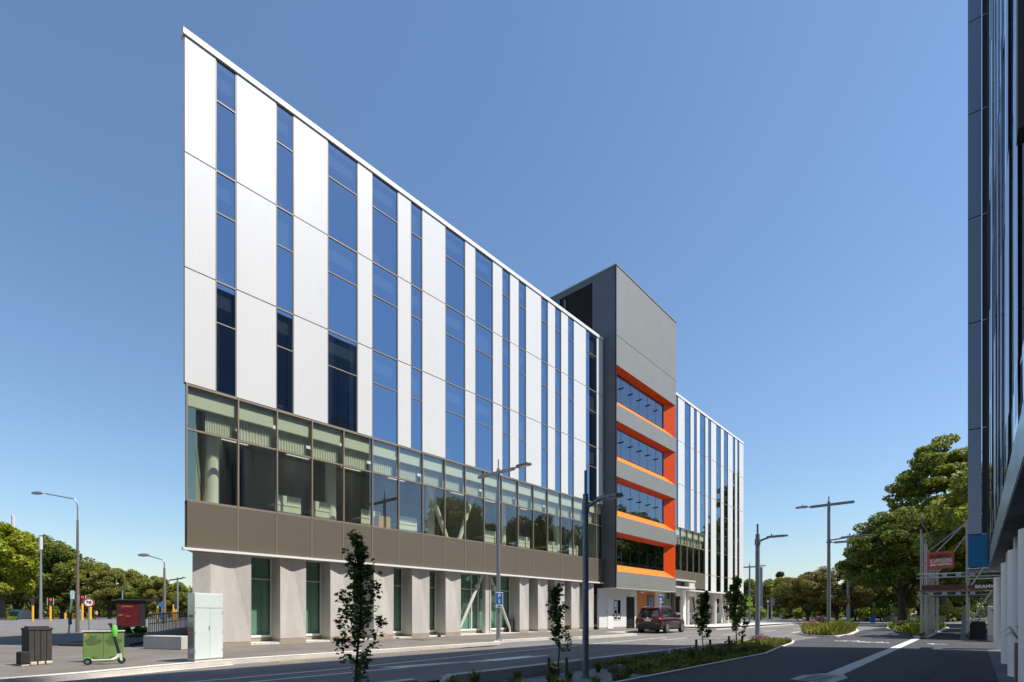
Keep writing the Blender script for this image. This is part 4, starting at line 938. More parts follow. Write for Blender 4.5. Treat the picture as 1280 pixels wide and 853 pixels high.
def cabinet(px0, px1, yb, yt, m, name, lab, dk):
    pc = (px0 + px1) / 2; P = gp(pc, yb); u = dep(*P) / 643.0
    t = thing(name, lab, 'cabinet', (*P, 0), face_cam(P)); hw = (px1 - px0) / 2 * u; zt = zat(yt, *P)
    b = MB(); b.box(-hw, hw, -1.5 * u, 1.5 * u, .5 * u, zt); b.build('cabinet_body', m, t, bevel=.08)
    c = MB(); c.box(-hw - .3 * u, hw + .3 * u, -1.8 * u, 1.8 * u, zt, zt + .6 * u); c.box(-hw, hw, -1.4 * u, 1.4 * u, 0, .5 * u); c.build('cabinet_top', dk, t)
    for k in (-1, 1):
        d = MB(); d.box(min(k * hw * .92, k * hw * .05), max(k * hw * .92, k * hw * .05), -1.58 * u, -1.51 * u, 1.2 * u, zt - .8 * u); d.build('cabinet_door', m, t, bevel=.03)
cabinet(22.5, 41, 773.6, 762.5, M['off_white'], 'utility_cabinet', 'wide off-white utility cabinet across the road by the trees', M['galv'])
cabinet(14, 22, 775, 764.5, mat('cab_green', (.01, .12, .07), .5), 'utility_cabinet', 'small dark green utility cabinet under the yellow-green tree', M['galv'])
# blue and white banner post next to the brown lamp
P = gp(86, 794); u = dep(*P) / 643.0
t = thing('bus_stop_sign', 'leaning bus stop post with pale blue flag left of the brown street lamp', 'sign', (*P, 0), face_cam(P))
b = MB(); b.tube([(-.4 * u, 0, 0), (3.5 * u, 0, zat(738, *P))], 1.0 * u, 8); b.build('post', M['galv'], t, smooth=True)
b = MB(); b.box(-.6 * u, 2.9 * u, -.05, .05, zat(781, *P), zat(766, *P)); b.build('timetable_case', M['black'], t, bevel=.02)
b = MB(); b.box(1.4 * u, 5.4 * u, -.05, -.0, zat(749, *P), zat(738.5, *P)); b.build('flag', mat('pale_blue', (.42, .55, .68), .5), t)
P = gp(98.6, 790.6); u = dep(*P) / 643.0
t = thing('control_box', 'grey control box fixed low on the brown street lamp', 'control box', (P[0], P[1], zat(777, *P)), face_cam(P))
b = MB(); b.box(-2.6 * u, 2.4 * u, -4.5 * u, -3.4 * u, 0, 14 * u); b.build('case', mat('box_grey', (.33, .38, .46), .5), t, bevel=.02)
b = MB(); b.box(-2.2 * u, 2.0 * u, -4.65 * u, -4.51 * u, 1 * u, 13 * u); b.build('cover', M['galv'], t)
# blue round signs by the railing
t, P, u = post_sign(202.5, 779, 752, 'round blue cycle sign on a post behind the railing', 'cycle_sign')
b = MB(); b.lathe([(0, -.05), (2.8 * u, -.05), (2.8 * u, .05), (0, .05)], (-1 * u, -.2, zat(756, *P)), 'Y', 20); b.build('sign_plate', M['sign_blue'], t)
b = MB(); b.box(-3 * u, 3 * u, -.3, -.2, zat(772, *P), zat(766, *P)); b.build('lower_plate', M['sign_blue'], t)

# ------------------------------------------------------------------ bus shelter
P = gp(162, 788); u = dep(*P) / 643.0
t = thing('bus_shelter', 'black framed bus shelter with a dark red advert panel', 'bus shelter', (*P, 0), face_cam(P))
zt = zat(751, *P)
b = MB(); b.box(-13 * u, -11.4 * u, -1 * u, 1 * u, 0, zt); b.box(10.2 * u, 15.8 * u, -1 * u, 1 * u, 4.5 * u, zt); b.box(-11.4 * u, 10.2 * u, -1 * u, 1 * u, 4 * u, 5.5 * u); b.box(-11.4 * u, 10.2 * u, -1 * u, 1 * u, 35 * u, zt); b.box(10.4 * u, 11.4 * u, 6 * u, 7 * u, 0, zt); b.build('frame', M['black'], t)
b = MB(); b.box(-18 * u, 26 * u, -3 * u, 30 * u, zt, zt + 1.4 * u); b.build('roof', M['black'], t, bevel=.02)
b = MB(); b.box(-11.4 * u, 10.2 * u, -.6 * u, .4 * u, 5.5 * u, 35 * u); ad = b.build('advert_panel', M['poster_red'], t)
b = MB()
for x0, x1, z0, z1, y in ((-8, 3, 29, 30.5, -.70), (-11, -7, 18, 20, -.71), (-3.5, 1.0, 17, 18.2, -.72)): b.box(x0 * u, x1 * u, y * u, -.61 * u, z0 * u, z1 * u)
b.build('advert_print', M['poster_gold'], ad)
b = MB(); b.box(16 * u, 16.6 * u, 1 * u, 28 * u, 6 * u, 34 * u); b.build('glass_side', M['glass_ground'], t)
b = MB(); b.box(15.6 * u, 17 * u, 27 * u, 28.4 * u, 0, zt); b.box(-13 * u, -11.6 * u, 27 * u, 28.4 * u, 0, zt); b.build('rear_post', M['black'], t)
b = MB(); b.box(-9 * u, 9 * u, 16 * u, 22 * u, 6.5 * u, 7.5 * u); b.box(-8 * u, -7 * u, 18 * u, 20 * u, 0, 6.5 * u); b.box(7 * u, 8 * u, 18 * u, 20 * u, 0, 6.5 * u); b.build('bench', M['galv'], t)

# ------------------------------------------------------------------ corner furniture: concrete block, ramp railing, cabinets, bin, scooter
a0, a1 = gp(179, 811, .15), gp(226.5, 812.5, .15)
dv = Vector((a1[0] - a0[0], a1[1] - a0[1], 0)); ang = math.atan2(dv.y, dv.x)
b = MB(); b.box(0, dv.length, 0, .55, 0, .48); o = b.build('concrete_block', M['concrete'], bevel=.012); o.location = (*a0, .15); o.rotation_euler = (0, 0, ang)
tag(o, 'low rectangular concrete block at the foot of the ramp railing', 'concrete block')
S0, S1 = Vector((-25.3, 5.75, .63)), Vector((-37.0, 11.2, .75)); LR = (S1 - S0)
t = thing('ramp_railing', 'dark bar railing on a low wall beside the building corner', 'railing', S0)
b = MB(); b.bar((0, 0, .78), tuple(LR + Vector((0, 0, .9))), .06, .06); b.bar((0, 0, .0), tuple(LR), .05, .05); b.bar((0, 0, .40), tuple(LR + Vector((0, 0, .45))), .03, .03); b.build('rail', M['frame_dark'], t)
b = MB(); n = 40
for k in range(n + 1):
    q = LR * (k / n); hgt = .78 + .12 * k / n
    b.bar(q, q + Vector((0, 0, hgt)), .055 if k % 8 == 0 else .03, .03, (0, 1, 0))
b.build('baluster', M['frame_dark'], t)
b = MB(); b.bar((0, 0, -.18), tuple(LR + Vector((0, 0, -.18))), .25, .34); b.build('kerb_wall', M['concrete'], t)
b = MB(); b.prism([(-36, 9.8), (-25.2, 5.1), (-24.5, 4.9), (-27.5, 3.2), (-36.5, 7.2)], .15, .24); tag(b.build('planting_bed', M['soil']), kind='structure')

C0, C1, C2 = gp(238, 827.5, .14), gp(243, 827.8, .14), gp(279, 824.5, .14)
dv = Vector((C2[0] - C1[0], C2[1] - C1[1], 0)); ang = math.atan2(dv.y, dv.x); wd_ = dv.length
CH = (827.8 - 741) * dep(*C1) / 643.0
t = thing('kiosk_cabinet', 'tall pale mint kiosk cabinet with mirror steel side at the building corner', 'cabinet', (*C1, .14), ang)
b = MB(); b.box(.0, wd_, .012, .24, .06, CH); b.build('cabinet_body', M['pale_cabinet'], t, bevel=.006)
b = MB(); b.box(.012, wd_ * .53 - .004, .0, .011, .07, CH * .775); b.build('cabinet_door', M['pale_cabinet'], t)
b = MB(); b.box(wd_ * .53 + .004, wd_ - .012, .0, .011, .07, CH * .775); b.build('cabinet_door', M['pale_cabinet'], t)
b = MB(); b.box(.012, wd_ - .012, .0, .011, CH * .785, CH - .03); b.build('top_panel', M['pale_cabinet'], t)
b = MB(); b.box(-.012, -.001, .0, .25, .03, CH - .005); sp = b.build('side_panel', M['steel_mirror'], t)
b = MB()
for z0, z1 in ((1.25, 1.33), (.83, .98), (.62, .68)): b.box(-.0135, -.0125,   .03, .20, z0 * CH / 1.95, z1 * CH / 1.95)
b.build('side_print', mat('side_print', (.45, .08, .12), .5), sp)
b = MB(); b.box(.03, wd_ - .02, .03, .22, 0, .06); b.build('base', M['concrete_light'], t)
for z in (.25, .75, 1.3):
    for x in (.018, wd_ - .03): b = MB(); b.box(x, x + .012, -.006, .0, z, z + .07); b.build('hinge', M['galv'], t)
b = MB(); b.box(wd_ * .53 - .035, wd_ * .53 - .02, -.012, .0, .85, .97); b.build('handle', M['galv'], t)

G0, G1 = gp(103.3, 828.2, .14), gp(154.5, 826.2, .14)
dv = Vector((G1[0] - G0[0], G1[1] - G0[1], 0)); ang = math.atan2(dv.y, dv.x); wd_ = dv.length; GH = (828.2 - 789.5) * dep(*G0) / 643.0
t = thing('green_cabinet', 'low olive green utility cabinet with painted-out patches behind the scooter', 'cabinet', (*G0, .14), ang)
b = MB(); b.box(0, wd_, .01, .14, .0, GH - .02); b.build('cabinet_body', M['green_box'], t, bevel=.008)
for x0, x1 in ((.012, wd_ / 2 - .004), (wd_ / 2 + .004, wd_ - .012)):
    b = MB(); b.box(x0, x1, 0, .009, .05, GH - .04); dr_ = b.build('cabinet_door', M['green_box'], t)
    b = MB(); xm = (x0 + x1) / 2; ww = (x1 - x0) * .40
    pts = [(xm + ww * 1.05 * math.cos(a) * (1 + .12 * math.sin(5 * a)), GH * .66 + GH * .115 * math.sin(a) * (1 + .2 * math.cos(3 * a))) for a in [2 * math.pi * k / 22 for k in range(22)]]
    b.poly([(x, -.0025, z) for x, z in pts]); b.build('painted_patch', M['green_dark'], dr_)
    b = MB()
    for z in (.80, .845, .115, .16): b.box(xm - ww * .5, xm + ww * .5, -.004, -.001, GH * z, GH * z + .008)
    b.build('vent_slot', M['grass_bed'], dr_)
b = MB(); b.box(-.03, wd_ + .02, -.02, .16, GH - .02, GH + .015); b.build('lid', M['concrete_light'], t, bevel=.006)
b = MB(); b.box(.03, .085, -.004, -.001, GH * .86, GH * .93); b.build('warning_label', M['orange_sign'], t)

B0, B1 = gp(36, 832.2, .14), gp(65.5, 830.0, .14)
dv = Vector((B1[0] - B0[0], B1[1] - B0[1], 0)); ang = math.atan2(dv.y, dv.x); wd_ = dv.length; BH = (831.5 - 783) * dep(*B0) / 643.0
t = thing('timber_bin', 'dark slatted timber litter bin on pale stone feet', 'bin', (*B0, .14), ang)
b = MB()
for k in range(4): b.box(k * wd_ / 4 + .004, (k + 1) * wd_ / 4 - .006, 0, .03, .07, BH - .09)
for k in range(3): b.box(0, .03, .035 + k * .1, .13 + k * .1, .07, BH - .09); b.box(wd_ - .03, wd_, .035 + k * .1, .13 + k * .1, .07, BH - .09)
b.build('slat_side', M['timber_dark'], t, bevel=.004)
b = MB(); b.box(.03, wd_ - .03, .04, .31, .07, BH - .1); b.build('liner', M['black'], t)
b = MB(); b.box(-.015, wd_ + .01, -.015, .33, BH - .09, BH - .03); b.box(.05, wd_ - .01, .12, .33, BH - .03, BH + .01); b.build('lid', M['timber_dark'], t, bevel=.006)
for k in range(3):
    b = MB(); b.box(.03 + k * wd_ / 3, .03 + k * wd_ / 3 + wd_ * .28, -.02, .29, 0, .085); b.build('stone_foot', M['stone'], t, bevel=.02)
D0 = gp(27.5, 832.8, .14)
t = thing('stone_bollard', 'small dark square bollard on a pale footing left of the timber bin', 'bollard', (*D0, .14), ang)
b = MB(); b.box(-.04, .16, -.02, .2, .03, .36); b.build('shaft', M['black_dull'], t, bevel=.03)
b = MB(); b.box(-.02, .14, -.03, .18, 0, .03); b.build('footing', M['stone'], t)

# kick scooter parked in front of the green cabinet
Q0, Q1 = gp(109.5, 831.5, .14), gp(152, 829.6, .14)
dv = Vector((Q1[0] - Q0[0], Q1[1] - Q0[1], 0)); ang = math.atan2(dv.y, dv.x); LS = dv.length; k_ = LS / .92
SHT = (829.6 - 779.3) * dep(*Q1) / 643.0
t = thing('kick_scooter', 'white and lime electric kick scooter parked before the green cabinet', 'scooter', (*Q0, .14), ang)
for x in (0, LS):
    b = MB(); b.lathe([(.055 * k_, -.025), (.1 * k_, -.03), (.115 * k_, -.015), (.115 * k_, .015), (.1 * k_, .03), (.055 * k_, .025)], (x, 0, .115 * k_), 'Y', 24); wv_ = b.build('wheel', M['tyre'], t, smooth=True)
    b = MB(); b.lathe([(0, -.02), (.06 * k_, -.022), (.06 * k_, .022), (0, .02)], (x, 0, .115 * k_), 'Y', 16); b.build('hub', M['galv'], wv_)
b = MB(); b.box(.10 * k_, .72 * k_, -.075, .075, .135 * k_, .185 * k_); b.build('deck', M['white'], t, bevel=.015)
b = MB(); b.box(.14 * k_, .64 * k_, -.07, .07, .186 * k_, .192 * k_); b.build('grip_pad', M['black'], t)
b = MB(); b.tube([(.70 * k_, 0, .16 * k_), (.80 * k_, 0, .22 * k_), (.86 * k_, 0, .34 * k_)], .04, 12); b.build('neck', M['white'], t, smooth=True)
top_ = Vector((LS - .30 * k_, 0, SHT - .03))
b = MB(); b.tube([(.86 * k_, 0, .33 * k_), tuple(top_)], [.036, .028], 14); b.build('stem', M['black'], t, smooth=True)
b = MB(); b.bar((.87 * k_, -.035, .36 * k_), (LS, -.045, .12 * k_), .022, .05); b.bar((.87 * k_, .035, .36 * k_), (LS, .045, .12 * k_), .022, .05); b.build('fork', M['white'], t)
b = MB(); b.tube([tuple(top_ + Vector((-.02, -.24, .02))), tuple(top_ + Vector((.02, -.1, .0))), tuple(top_), tuple(top_ + Vector((.02, .1, .0))), tuple(top_ + Vector((-.02, .24, .02)))], .02, 10); b.box(top_.x - .05, top_.x + .03, -.05, .05, top_.z - .02, top_.z + .035); b.build('handlebar', M['black'], t, smooth=True)
b = MB(); n0 = 0; b.lathe([(0, -.16), (.05, -.15), (.068, -.08), (.07, .06), (.05, .14), (0, .15)], (0, 0, 0), n=16)
for i in range(len(b.v)):
    v = Vector(b.v[i]); b.v[i] = (v.x + top_.x + .075, v.y, v.z + top_.z - .17)
b.build('battery_pod', M['lime'], t, smooth=True)
def fender(cx, a0_, a1_):
    b = MB(); n = 10
    for i in range(n):
        p0, p1 = a0_ + (a1_ - a0_) * i / n, a0_ + (a1_ - a0_) * (i + 1) / n
        b.poly([(cx + .135 * k_ * math.cos(p), y, .115 * k_ + .135 * k_ * math.sin(p)) for p, y in ((p0, -.04), (p1, -.04), (p1, .04), (p0, .04))])
    o = b.build('fender', M['lime'], t); md = o.modifiers.new('solid', 'SOLIDIFY'); md.thickness = .012
fender(0, R(10), R(165)); fender(LS, R(95), R(200))

# ------------------------------------------------------------------ dark red car pulling past the tower
CS = 1.15
def make_car(loc, rz):
    t = thing('parked_car', 'dark red compact SUV seen from behind in front of the orange entrance', 'car', loc, rz)
    t.scale = (CS, CS, CS)
    st = [(-2.26, .46, .62, .92, .98, .70, .80, .74), (-2.20, .38, .60, .95, 1.02, .80, .885, .80), (-1.95, .33, .6, .97, 1.05, .87, .92, .84), (-1.3, .30, .60, .97, 1.06, .88, .925, .85), (0, .30, .60, .97, 1.05, .88, .92, .85),
          (1.0, .30, .6, .95, 1.03, .88, .92, .84), (1.35, .30, .6, .93, .99, .88, .92, .80), (1.9, .34, .58, .84, .90, .84, .88, .70), (2.2, .42, .56, .74, .80, .70, .76, .58), (2.30, .48, .56, .68, .72, .55, .60, .45)]
    b = MB(); n = 0
    for (y, z0, z1, z2, z3, h0, h1, h2) in st:
        ring_ = [(-h0 * .9, y, z0), (-h0, y, z0 + .06), (-h1, y, z1), (-h1 * .995, y, z2 - .08), (-h2 - .02, y, z2), (-h2 * .9, y, z3), (h2 * .9, y, z3), (h2 + .02, y, z2), (h1 * .995, y, z2 - .08), (h1, y, z1), (h0, y, z0 + .06), (h0 * .9, y, z0)]
        b.v += ring_; n = len(ring_)
    for i in range(len(st) - 1):
        for k in range(n):
            b.f.append((i * n + k, i * n + (k + 1) % n, (i + 1) * n + (k + 1) % n, (i + 1) * n + k)); b.m.append(0)
    b.f += [tuple(reversed(range(n))), tuple((len(st) - 1) * n + k for k in range(n))]; b.m += [0, 0]
    # greenhouse joined to the body shell
    gs = [(-2.14, 1.02, .74, 1.03), (-1.86, 1.60, .60, 1.0), (-1.4, 1.675, .585, 1.0), (-.6, 1.70, .60, 1.0), (.15, 1.66, .60, 1.0), (.45, 1.60, .60, 1.0), (1.25, 1.02, .74, 1.0)]
    base = len(b.v)
    for y, zt, hw, _ in gs:
        zb_ = .99; hb = .81
        f_ = (zt - zb_) / .7
        ht_ = hb + (hw - hb) * min(1, f_) if zt > 1.1 else .80
        b.v += [(-hb, y, zb_), (-ht_, y, zt - .04), (-ht_ + .07, y, zt), (ht_ - .07, y, zt), (ht_, y, zt - .04), (hb, y, zb_)]
    for i in range(len(gs) - 1):
        for k in range(5):
            b.f.append((base + i * 6 + k, base + i * 6 + k + 1, base + (i + 1) * 6 + k + 1, base + (i + 1) * 6 + k)); b.m.append(0)
    body = b.build('body', M['car_paint'], t, smooth=True); 
    # glazing just proud of the greenhouse
    def hw_at(z): return .81 - (z - .99) * (.21 / .7)
    for s in (-1, 1):
        for ys in ([(-1.72, 1.08), (-1.52, 1.50), (-1.16, 1.55), (-1.14, 1.08)], [(-1.08, 1.08), (-1.09, 1.555), (-.24, 1.575), (-.18, 1.08)], [(-.11, 1.08), (-.17, 1.57), (.22, 1.53), (.86, 1.08)]):
            g = MB(); g.poly([(s * (hw_at(z) + .012), y, z) for y, z in ys]); g.build('side_window', M['car_glass'], t, fix=False)
    def rear_y(z): return -2.15 + (z - 1.02) * (.28 / .58)
    g = MB(); g.poly([(x, rear_y(z) - .018, z) for x, z in ((-.70, 1.09), (.70, 1.09), (.56, 1.52), (-.56, 1.52))]); rwn = g.build('rear_window', M['car_glass'], t, fix=False)
    wp = MB(); wp.bar((0, rear_y(1.12) - .04, 1.12), (-.35, rear_y(1.2) - .04, 1.2), .015, .015); wp.build('wiper', M['car_black'], rwn)
    g = MB(); g.poly([(x, y, z) for x, y, z in ((-.68, 1.20, 1.08), (.68, 1.20, 1.08), (.55, .52, 1.575), (-.55, .52, 1.575))]); g.build('windscreen', M['car_glass'], t, fix=False)
    sp = MB(); sp.prism([(-.60, -2.02), (.60, -2.02), (.60, -1.72), (-.60, -1.72)], 1.585, 1.655); sp.build('spoiler', M['car_paint'], t, bevel=.02)
    bl = MB(); bl.box(-.25, .25, -2.03, -1.99, 1.57, 1.59); bl.build('brake_light', M['tail_red'], t)
    for s in (-1, 1):
        r_ = MB(); r_.tube([(s * .56, -1.6, 1.68), (s * .57, -1.5, 1.745), (s * .57, .0, 1.755), (s * .56, .2, 1.69)], .02, 8); r_.build('roof_rail', M['chrome'], t, smooth=True)
        tl = MB(); tl.add([(s * .52, -2.245, .93), (s * .52, -2.225, 1.06), (s * .84, -2.13, 1.08), (s * .905, -1.90, 1.06), (s * .915, -1.90, .98), (s * .87, -2.16, .90), (s * .52, -2.1, .93), (s * .52, -2.1, 1.06)],
                          [(0, 1, 2, 5), (2, 3, 4, 5), (0, 6, 7, 1)]); tl.build('tail_lamp', M['tail_red'], t)
        hl = MB(); hl.add([(s * .50, 2.22, .78), (s * .74, 2.12, .80), (s * .86, 1.80, .90), (s * .74, 1.86, .93), (s * .48, 2.14, .86)], [(0, 1, 2, 3, 4)]); hl.build('headlight', M['plate'], t)
        mi = MB(); mi.box(s * .86 if s > 0 else -1.04, 1.04 if s > 0 else -.86, .62, .80, 1.05, 1.20); mi.build('mirror', M['car_paint'], t, bevel=.04)
        rf_ = MB(); rf_.box(min(s * .55, s * .80), max(s * .55, s * .80), -2.262, -2.20, .60, .66); rf_.build('reflector', M['tail_red'], t)
        for y in (-.86, .12):
            h_ = MB(); h_.box(min(s * .915, s * .945), max(s * .915, s * .945), y, y + .2, .91, .94); h_.build('handle', M['car_paint'], t, bevel=.01)
        sk = MB(); sk.box(min(s * .80, s * .925), max(s * .80, s * .925), -.95, .95, .28, .42); sk.build('side_skirt', M['car_black'], t, bevel=.03)
        for y in (-1.33, 1.33):
            ar = MB(); n_ = 16
            for i in range(n_):
                a0_, a1_ = math.pi * i / n_, math.pi * (i + 1) / n_
                for r0, r1 in ((.36, .43),):
                    ar.poly([(s * .935, y + r * math.cos(q), .36 + r * math.sin(q)) for r, q in ((r0, a0_), (r1, a0_), (r1, a1_), (r0, a1_))])
            ar.poly([(s * .931, y + .40 * math.cos(math.pi * i / n_), .36 + .40 * math.sin(math.pi * i / n_)) for i in range(n_ + 1)])
            ar.build('wheel_arch', M['car_black'], t, fix=False)
            w_ = MB(); w_.lathe([(.22, -.10), (.33, -.11), (.355, -.07), (.355, .07), (.33, .11), (.22, .10)], (s * .85, y, .355), 'X', 28); wh = w_.build('wheel', M['tyre'], t, smooth=True)
            rm = MB(); rm.lathe([(.0, .02), (.06, .02), (.06, .0), (.20, -.01), (.225, .0), (.235, .03)], (0, 0, 0), 'X', 28) if False else None
            xo = s * .955
            rm.lathe([(.19, 0), (.235, 0)], (xo, y, .355), 'X', 28); rm.lathe([(0, 0), (.06, 0)], (xo, y, .355), 'X', 20)
            for i in range(10):
                a_ = 2 * math.pi * i / 10; rm.bar((xo, y + .05 * math.cos(a_), .355 + .05 * math.sin(a_)), (xo, y + .2 * math.cos(a_), .355 + .2 * math.sin(a_)), .04, .012, (1, 0, 0))
            rm.build('rim', M['alloy'], wh)
            bk = MB(); bk.lathe([(0, 0), (.225, 0)], (s * .935, y, .355), 'X', 24); bk.build('hub', M['car_black'], wh, fix=False)
    bp = MB(); bp.prism([(-.86, -2.18), (-.70, -2.29), (.70, -2.29), (.86, -2.18), (.89, -1.75), (-.89, -1.75)], .30, .56); bp.build('rear_bumper', M['car_black'], t, bevel=.04)
    pl = MB(); pl.box(-.20, .20, -2.268, -2.25, .78, .90); pl.build('number_plate', M['plate'], t)
    gs_ = MB(); gs_.box(-.32, .32, -2.275, -2.23, .915, .945); gs_.build('tailgate_trim', M['chrome'], t)
    bd_ = MB(); bd_.lathe([(0, -.012), (.055, -.012), (.055, 0)], (0, -2.255, 1.0), 'Y', 16); bd_.build('badge', M['chrome'], t)
    un = MB(); un.box(-.7, .7, -1.9, 1.9, .22, .34); un.build('underbody', M['car_black'], t)
    return t
cr = Vector((-17.05, 36.1, 0)); hd_ = R(3.5)
make_car((cr.x - .86 * CS * math.cos(hd_) - 1.33 * CS * math.sin(hd_), cr.y + 1.33 * CS * math.cos(hd_) - .86 * CS * math.sin(hd_), 0), hd_)
P = (-17.9, 43.6)
t, P, u = (thing('parking_sign', 'blue and white parking sign on a leaning white post behind the car', 'sign', (*gp(825.5, 787, .13), .13), R(45)), gp(825.5, 787, .13), 0)
zt = zat(745, *P)
b = MB(); b.tube([(-.12, 0, 0), (.02, 0, zt - .2)], .07, 10); b.build('post', M['white'], t, smooth=True)
b = MB(); b.box(-.16, .2, -.09, -.075, zt - .72, zt - .13); b.build('sign_plate', M['sign_blue'], t)
b = MB(); b.box(-.14, .18, -.1, -.091, zt - .13, zt - .05); b.box(-.14, .18, -.1, -.091, zt - .72, zt - .62); b.box(-.1, .08, -.1, -.091, zt - .55, zt - .3); b.build('white_band', M['white'], t)

# ------------------------------------------------------------------ scaffold over the path beyond the glazed building
SC0 = (-2.45, 30.5)
def spx(px, y): return onY(px, y)
SY0, SY1 = 38.5, 52.0
xl, xr = -2.35, .45
t = thing('scaffold', 'galvanised tube scaffold with red toe boards and diagonal braces over the path', 'scaffold', (xl, SY0, 0))
so_ = Matrix.Translation((-xl, -SY0, 0))
def scp(mb, name, m, **k):
    o = mb.build(name, m, t, **k); o.data.transform(so_); return o
zt1 = zat(655, xl, SY0); zd = zat(738, xl, SY0); zr1, zr2 = zat(718.5, xl, SY0), zat(722, xl, SY0)
st_ = MB(); rng2 = random.Random(3)
ys = [SY0, SY0 + 1.2, SY0 + 3.2, SY0 + 5.6, SY0 + 8.4, SY0 + 11.5, SY1]
for i, y in enumerate(ys):
    st_.tube([(xl, y, .05), (xl, y, zt1 - .35 - i * .25)], .04, 8); st_.tube([(xl + .22, y + .1, .05), (xl + .22, y + .1, zt1 - .9 - i * .2)], .035, 8)
for y in (SY0, SY0 + 5.6, SY1): st_.tube([(-.33, y, .05), (-.33, y, zat(698, xl, SY0) + 2)], .045, 8)
for y in (SY0, SY0 + 5.6): st_.tube([(2.6, y, .05), (2.6, y, 6)], .04, 8)
st_.split('standard', M['galv'], t, so_, smooth=True)
bp_ = MB()
for y in ys: bp_.lathe([(.1, 0), (.1, .06), (.05, .07)], (xl, y, 0), n=8); bp_.tube([(xl, y, .12), (xl, y, .3)], .055, 8)
for y in (SY0, SY0 + 5.6): bp_.tube([(-.33, y, .08), (-.33, y, .35)], .06, 8)
bp_.split('base_plate', M['toe_red'], t, so_, smooth=True)
lg = MB()
for z in (zr1, zr2 - .05, zd - .12, zd - .32):
    lg.tube([(xl - .2, SY0 - .05, z), (xr + 2, SY0 - .05, z)], .035, 8)
for z in (zr1, zd - .12, zd + 1.0, 2.1, 3.0 + 4): lg.tube([(xl - .05, SY0 - .3, z), (xl - .05, SY1, z)], .035, 8)
lg.tube([(-.4, SY0, zd + .55), (2.6, SY0, zd + .55)], .03, 8); lg.tube([(-.4, SY0, zd + 1.0), (2.6, SY0, zd + 1.0)], .03, 8); lg.tube([(-.4, SY0, zat(714, xl, SY0)), (2.6, SY0, zat(714, xl, SY0))], .03, 8)
lg.split('ledger', M['galv'], t, so_, smooth=True)
tr_ = MB(); n = 4
for z0, z1 in ((zd - .32, zd - .12), (zr2 - .05, zr1)):
    for k in range(n):
        x = xl + .35 + k * .6; tr_.box(x, x + .22, SY0 - .075, SY0 - .03, z0, z1)
scp(tr_, 'beam_lacing', M['galv'])
dc = MB()
for k in range(8): dc.box(xl - .1 + k * .36, xl - .1 + k * .36 + .34, SY0 - .2, SY1, zd - .1, zd - .04)
scp(dc, 'deck_board', M['timber'])
tb = MB(); tb.box(xl + .05, -.40, SY0 - .16, SY0 - .11, zd - .03, zd + .27); tb.box(-.28, 2.6, SY0 - .16, SY0 - .11, zd + .0, zd + .22); tb.split('toe_board', M['toe_red'], t, so_)
tl_ = text_mesh('BRAMWELL', .24, M['white'], 'lettering', t, so_ @ Matrix.Translation((.62, SY0 - .165, zd + .11)) @ Matrix.Rotation(R(90), 4, 'X'), .002, bold=.006)
dg = MB()
for (px0, py0, px1, py1, y) in ((1152, 709, 1210, 651, SY0 + .1), (1168, 722, 1212, 664, SY0 + 1.3), (1160, 690, 1206, 655, SY0 + 5.6)):
    x0, x1 = spx(px0, y), spx(px1, y); dg.tube([(x0, y, zat(py0, x0, y)), (x1, y, zat(py1, x1, y))], .035, 8)
for (px0, py0, px1, py1, y) in ((1211, 737, 1231, 708, SY0 - .1), (1211, 781, 1240, 738, SY0 - .12), (1213, 790, 1245, 742, SY0 + 1.5)):
    x0, x1 = spx(px0, y), spx(px1, y); dg.tube([(x0, y, zat(py0, x0, y)), (x1, y, zat(py1, x1, y))], .045, 8)
dg.split('diagonal_brace', M['galv'], t, so_, smooth=True)
# hoarding, mesh fence and stairs behind
hb_ = MB(); x0, x1 = spx(1212, SY0 + .6), spx(1232, SY0 + .6); hb_.box(x0, x1, SY0 + .6, SY0 + .68, 0, zat(777, x0, SY0)); o = hb_.build('hoarding', M['black_dull']); tag(o, 'low black hoarding board behind the scaffold leg', 'hoarding')
ms = MB(); x0, x1 = spx(1203, SY0 + .3), spx(1207, SY0 + 4); ms.add([(-.62, SY0 + .2, 0), (-.30, SY0 + .2, 0), (-.36, SY0 + .2, zat(757, -.5, SY0)), (-.5, SY0 + .2, zat(757, -.5, SY0)), (-.62, SY0 + .26, 0), (-.30, SY0 + .26, 0), (-.36, SY0 + .26, zat(757, -.5, SY0)), (-.5, SY0 + .26, zat(757, -.5, SY0))], [(0, 1, 2, 3), (7, 6, 5, 4), (0, 4, 5, 1), (1, 5, 6, 2), (2, 6, 7, 3), (3, 7, 4, 0)])
o = ms.build('mesh_panel', M['net']); tag(o, 'grey mesh covered fence panel leaning inside the scaffold walkway', 'fence panel')
stt = thing('scaffold_stair', 'steel slatted stair flight rising behind the scaffold', 'stair', (.2, 41.5, 0))
b = MB()
for k in range(9): b.box(-.1, 1.2, k * .26, k * .26 + .22, .6 + k * .24, .64 + k * .24)
b.build('tread', M['galv'], stt)
for x in (-.15, 1.2):
    b = MB(); b.bar((x, -.1, .45), (x, 2.4, 2.65), .05, .18); b.build('stringer', M['galv'], stt)
for k, (z0, z1, lab) in enumerate(((1.05, 1.85, 'upper pale concrete block with dark letters behind the white pillar'), (.3, 1.03, 'lower pale concrete block under the lettered one'))):
    bt = thing('ballast_block', lab, 'concrete block', (.55, 36.5, z0), 0, 'stacked ballast blocks'); b = MB(); b.box(-.05, 1.5, 0, .7, 0, z1 - z0); b.build('block_body', M['concrete_light'], bt, bevel=.03)
    if k == 0: text_mesh('TI', .34, M['black'], 'lettering', bt, Matrix.Translation((.22, -.004, .48)) @ Matrix.Rotation(R(90), 4, 'X'), .003, bold=.012)
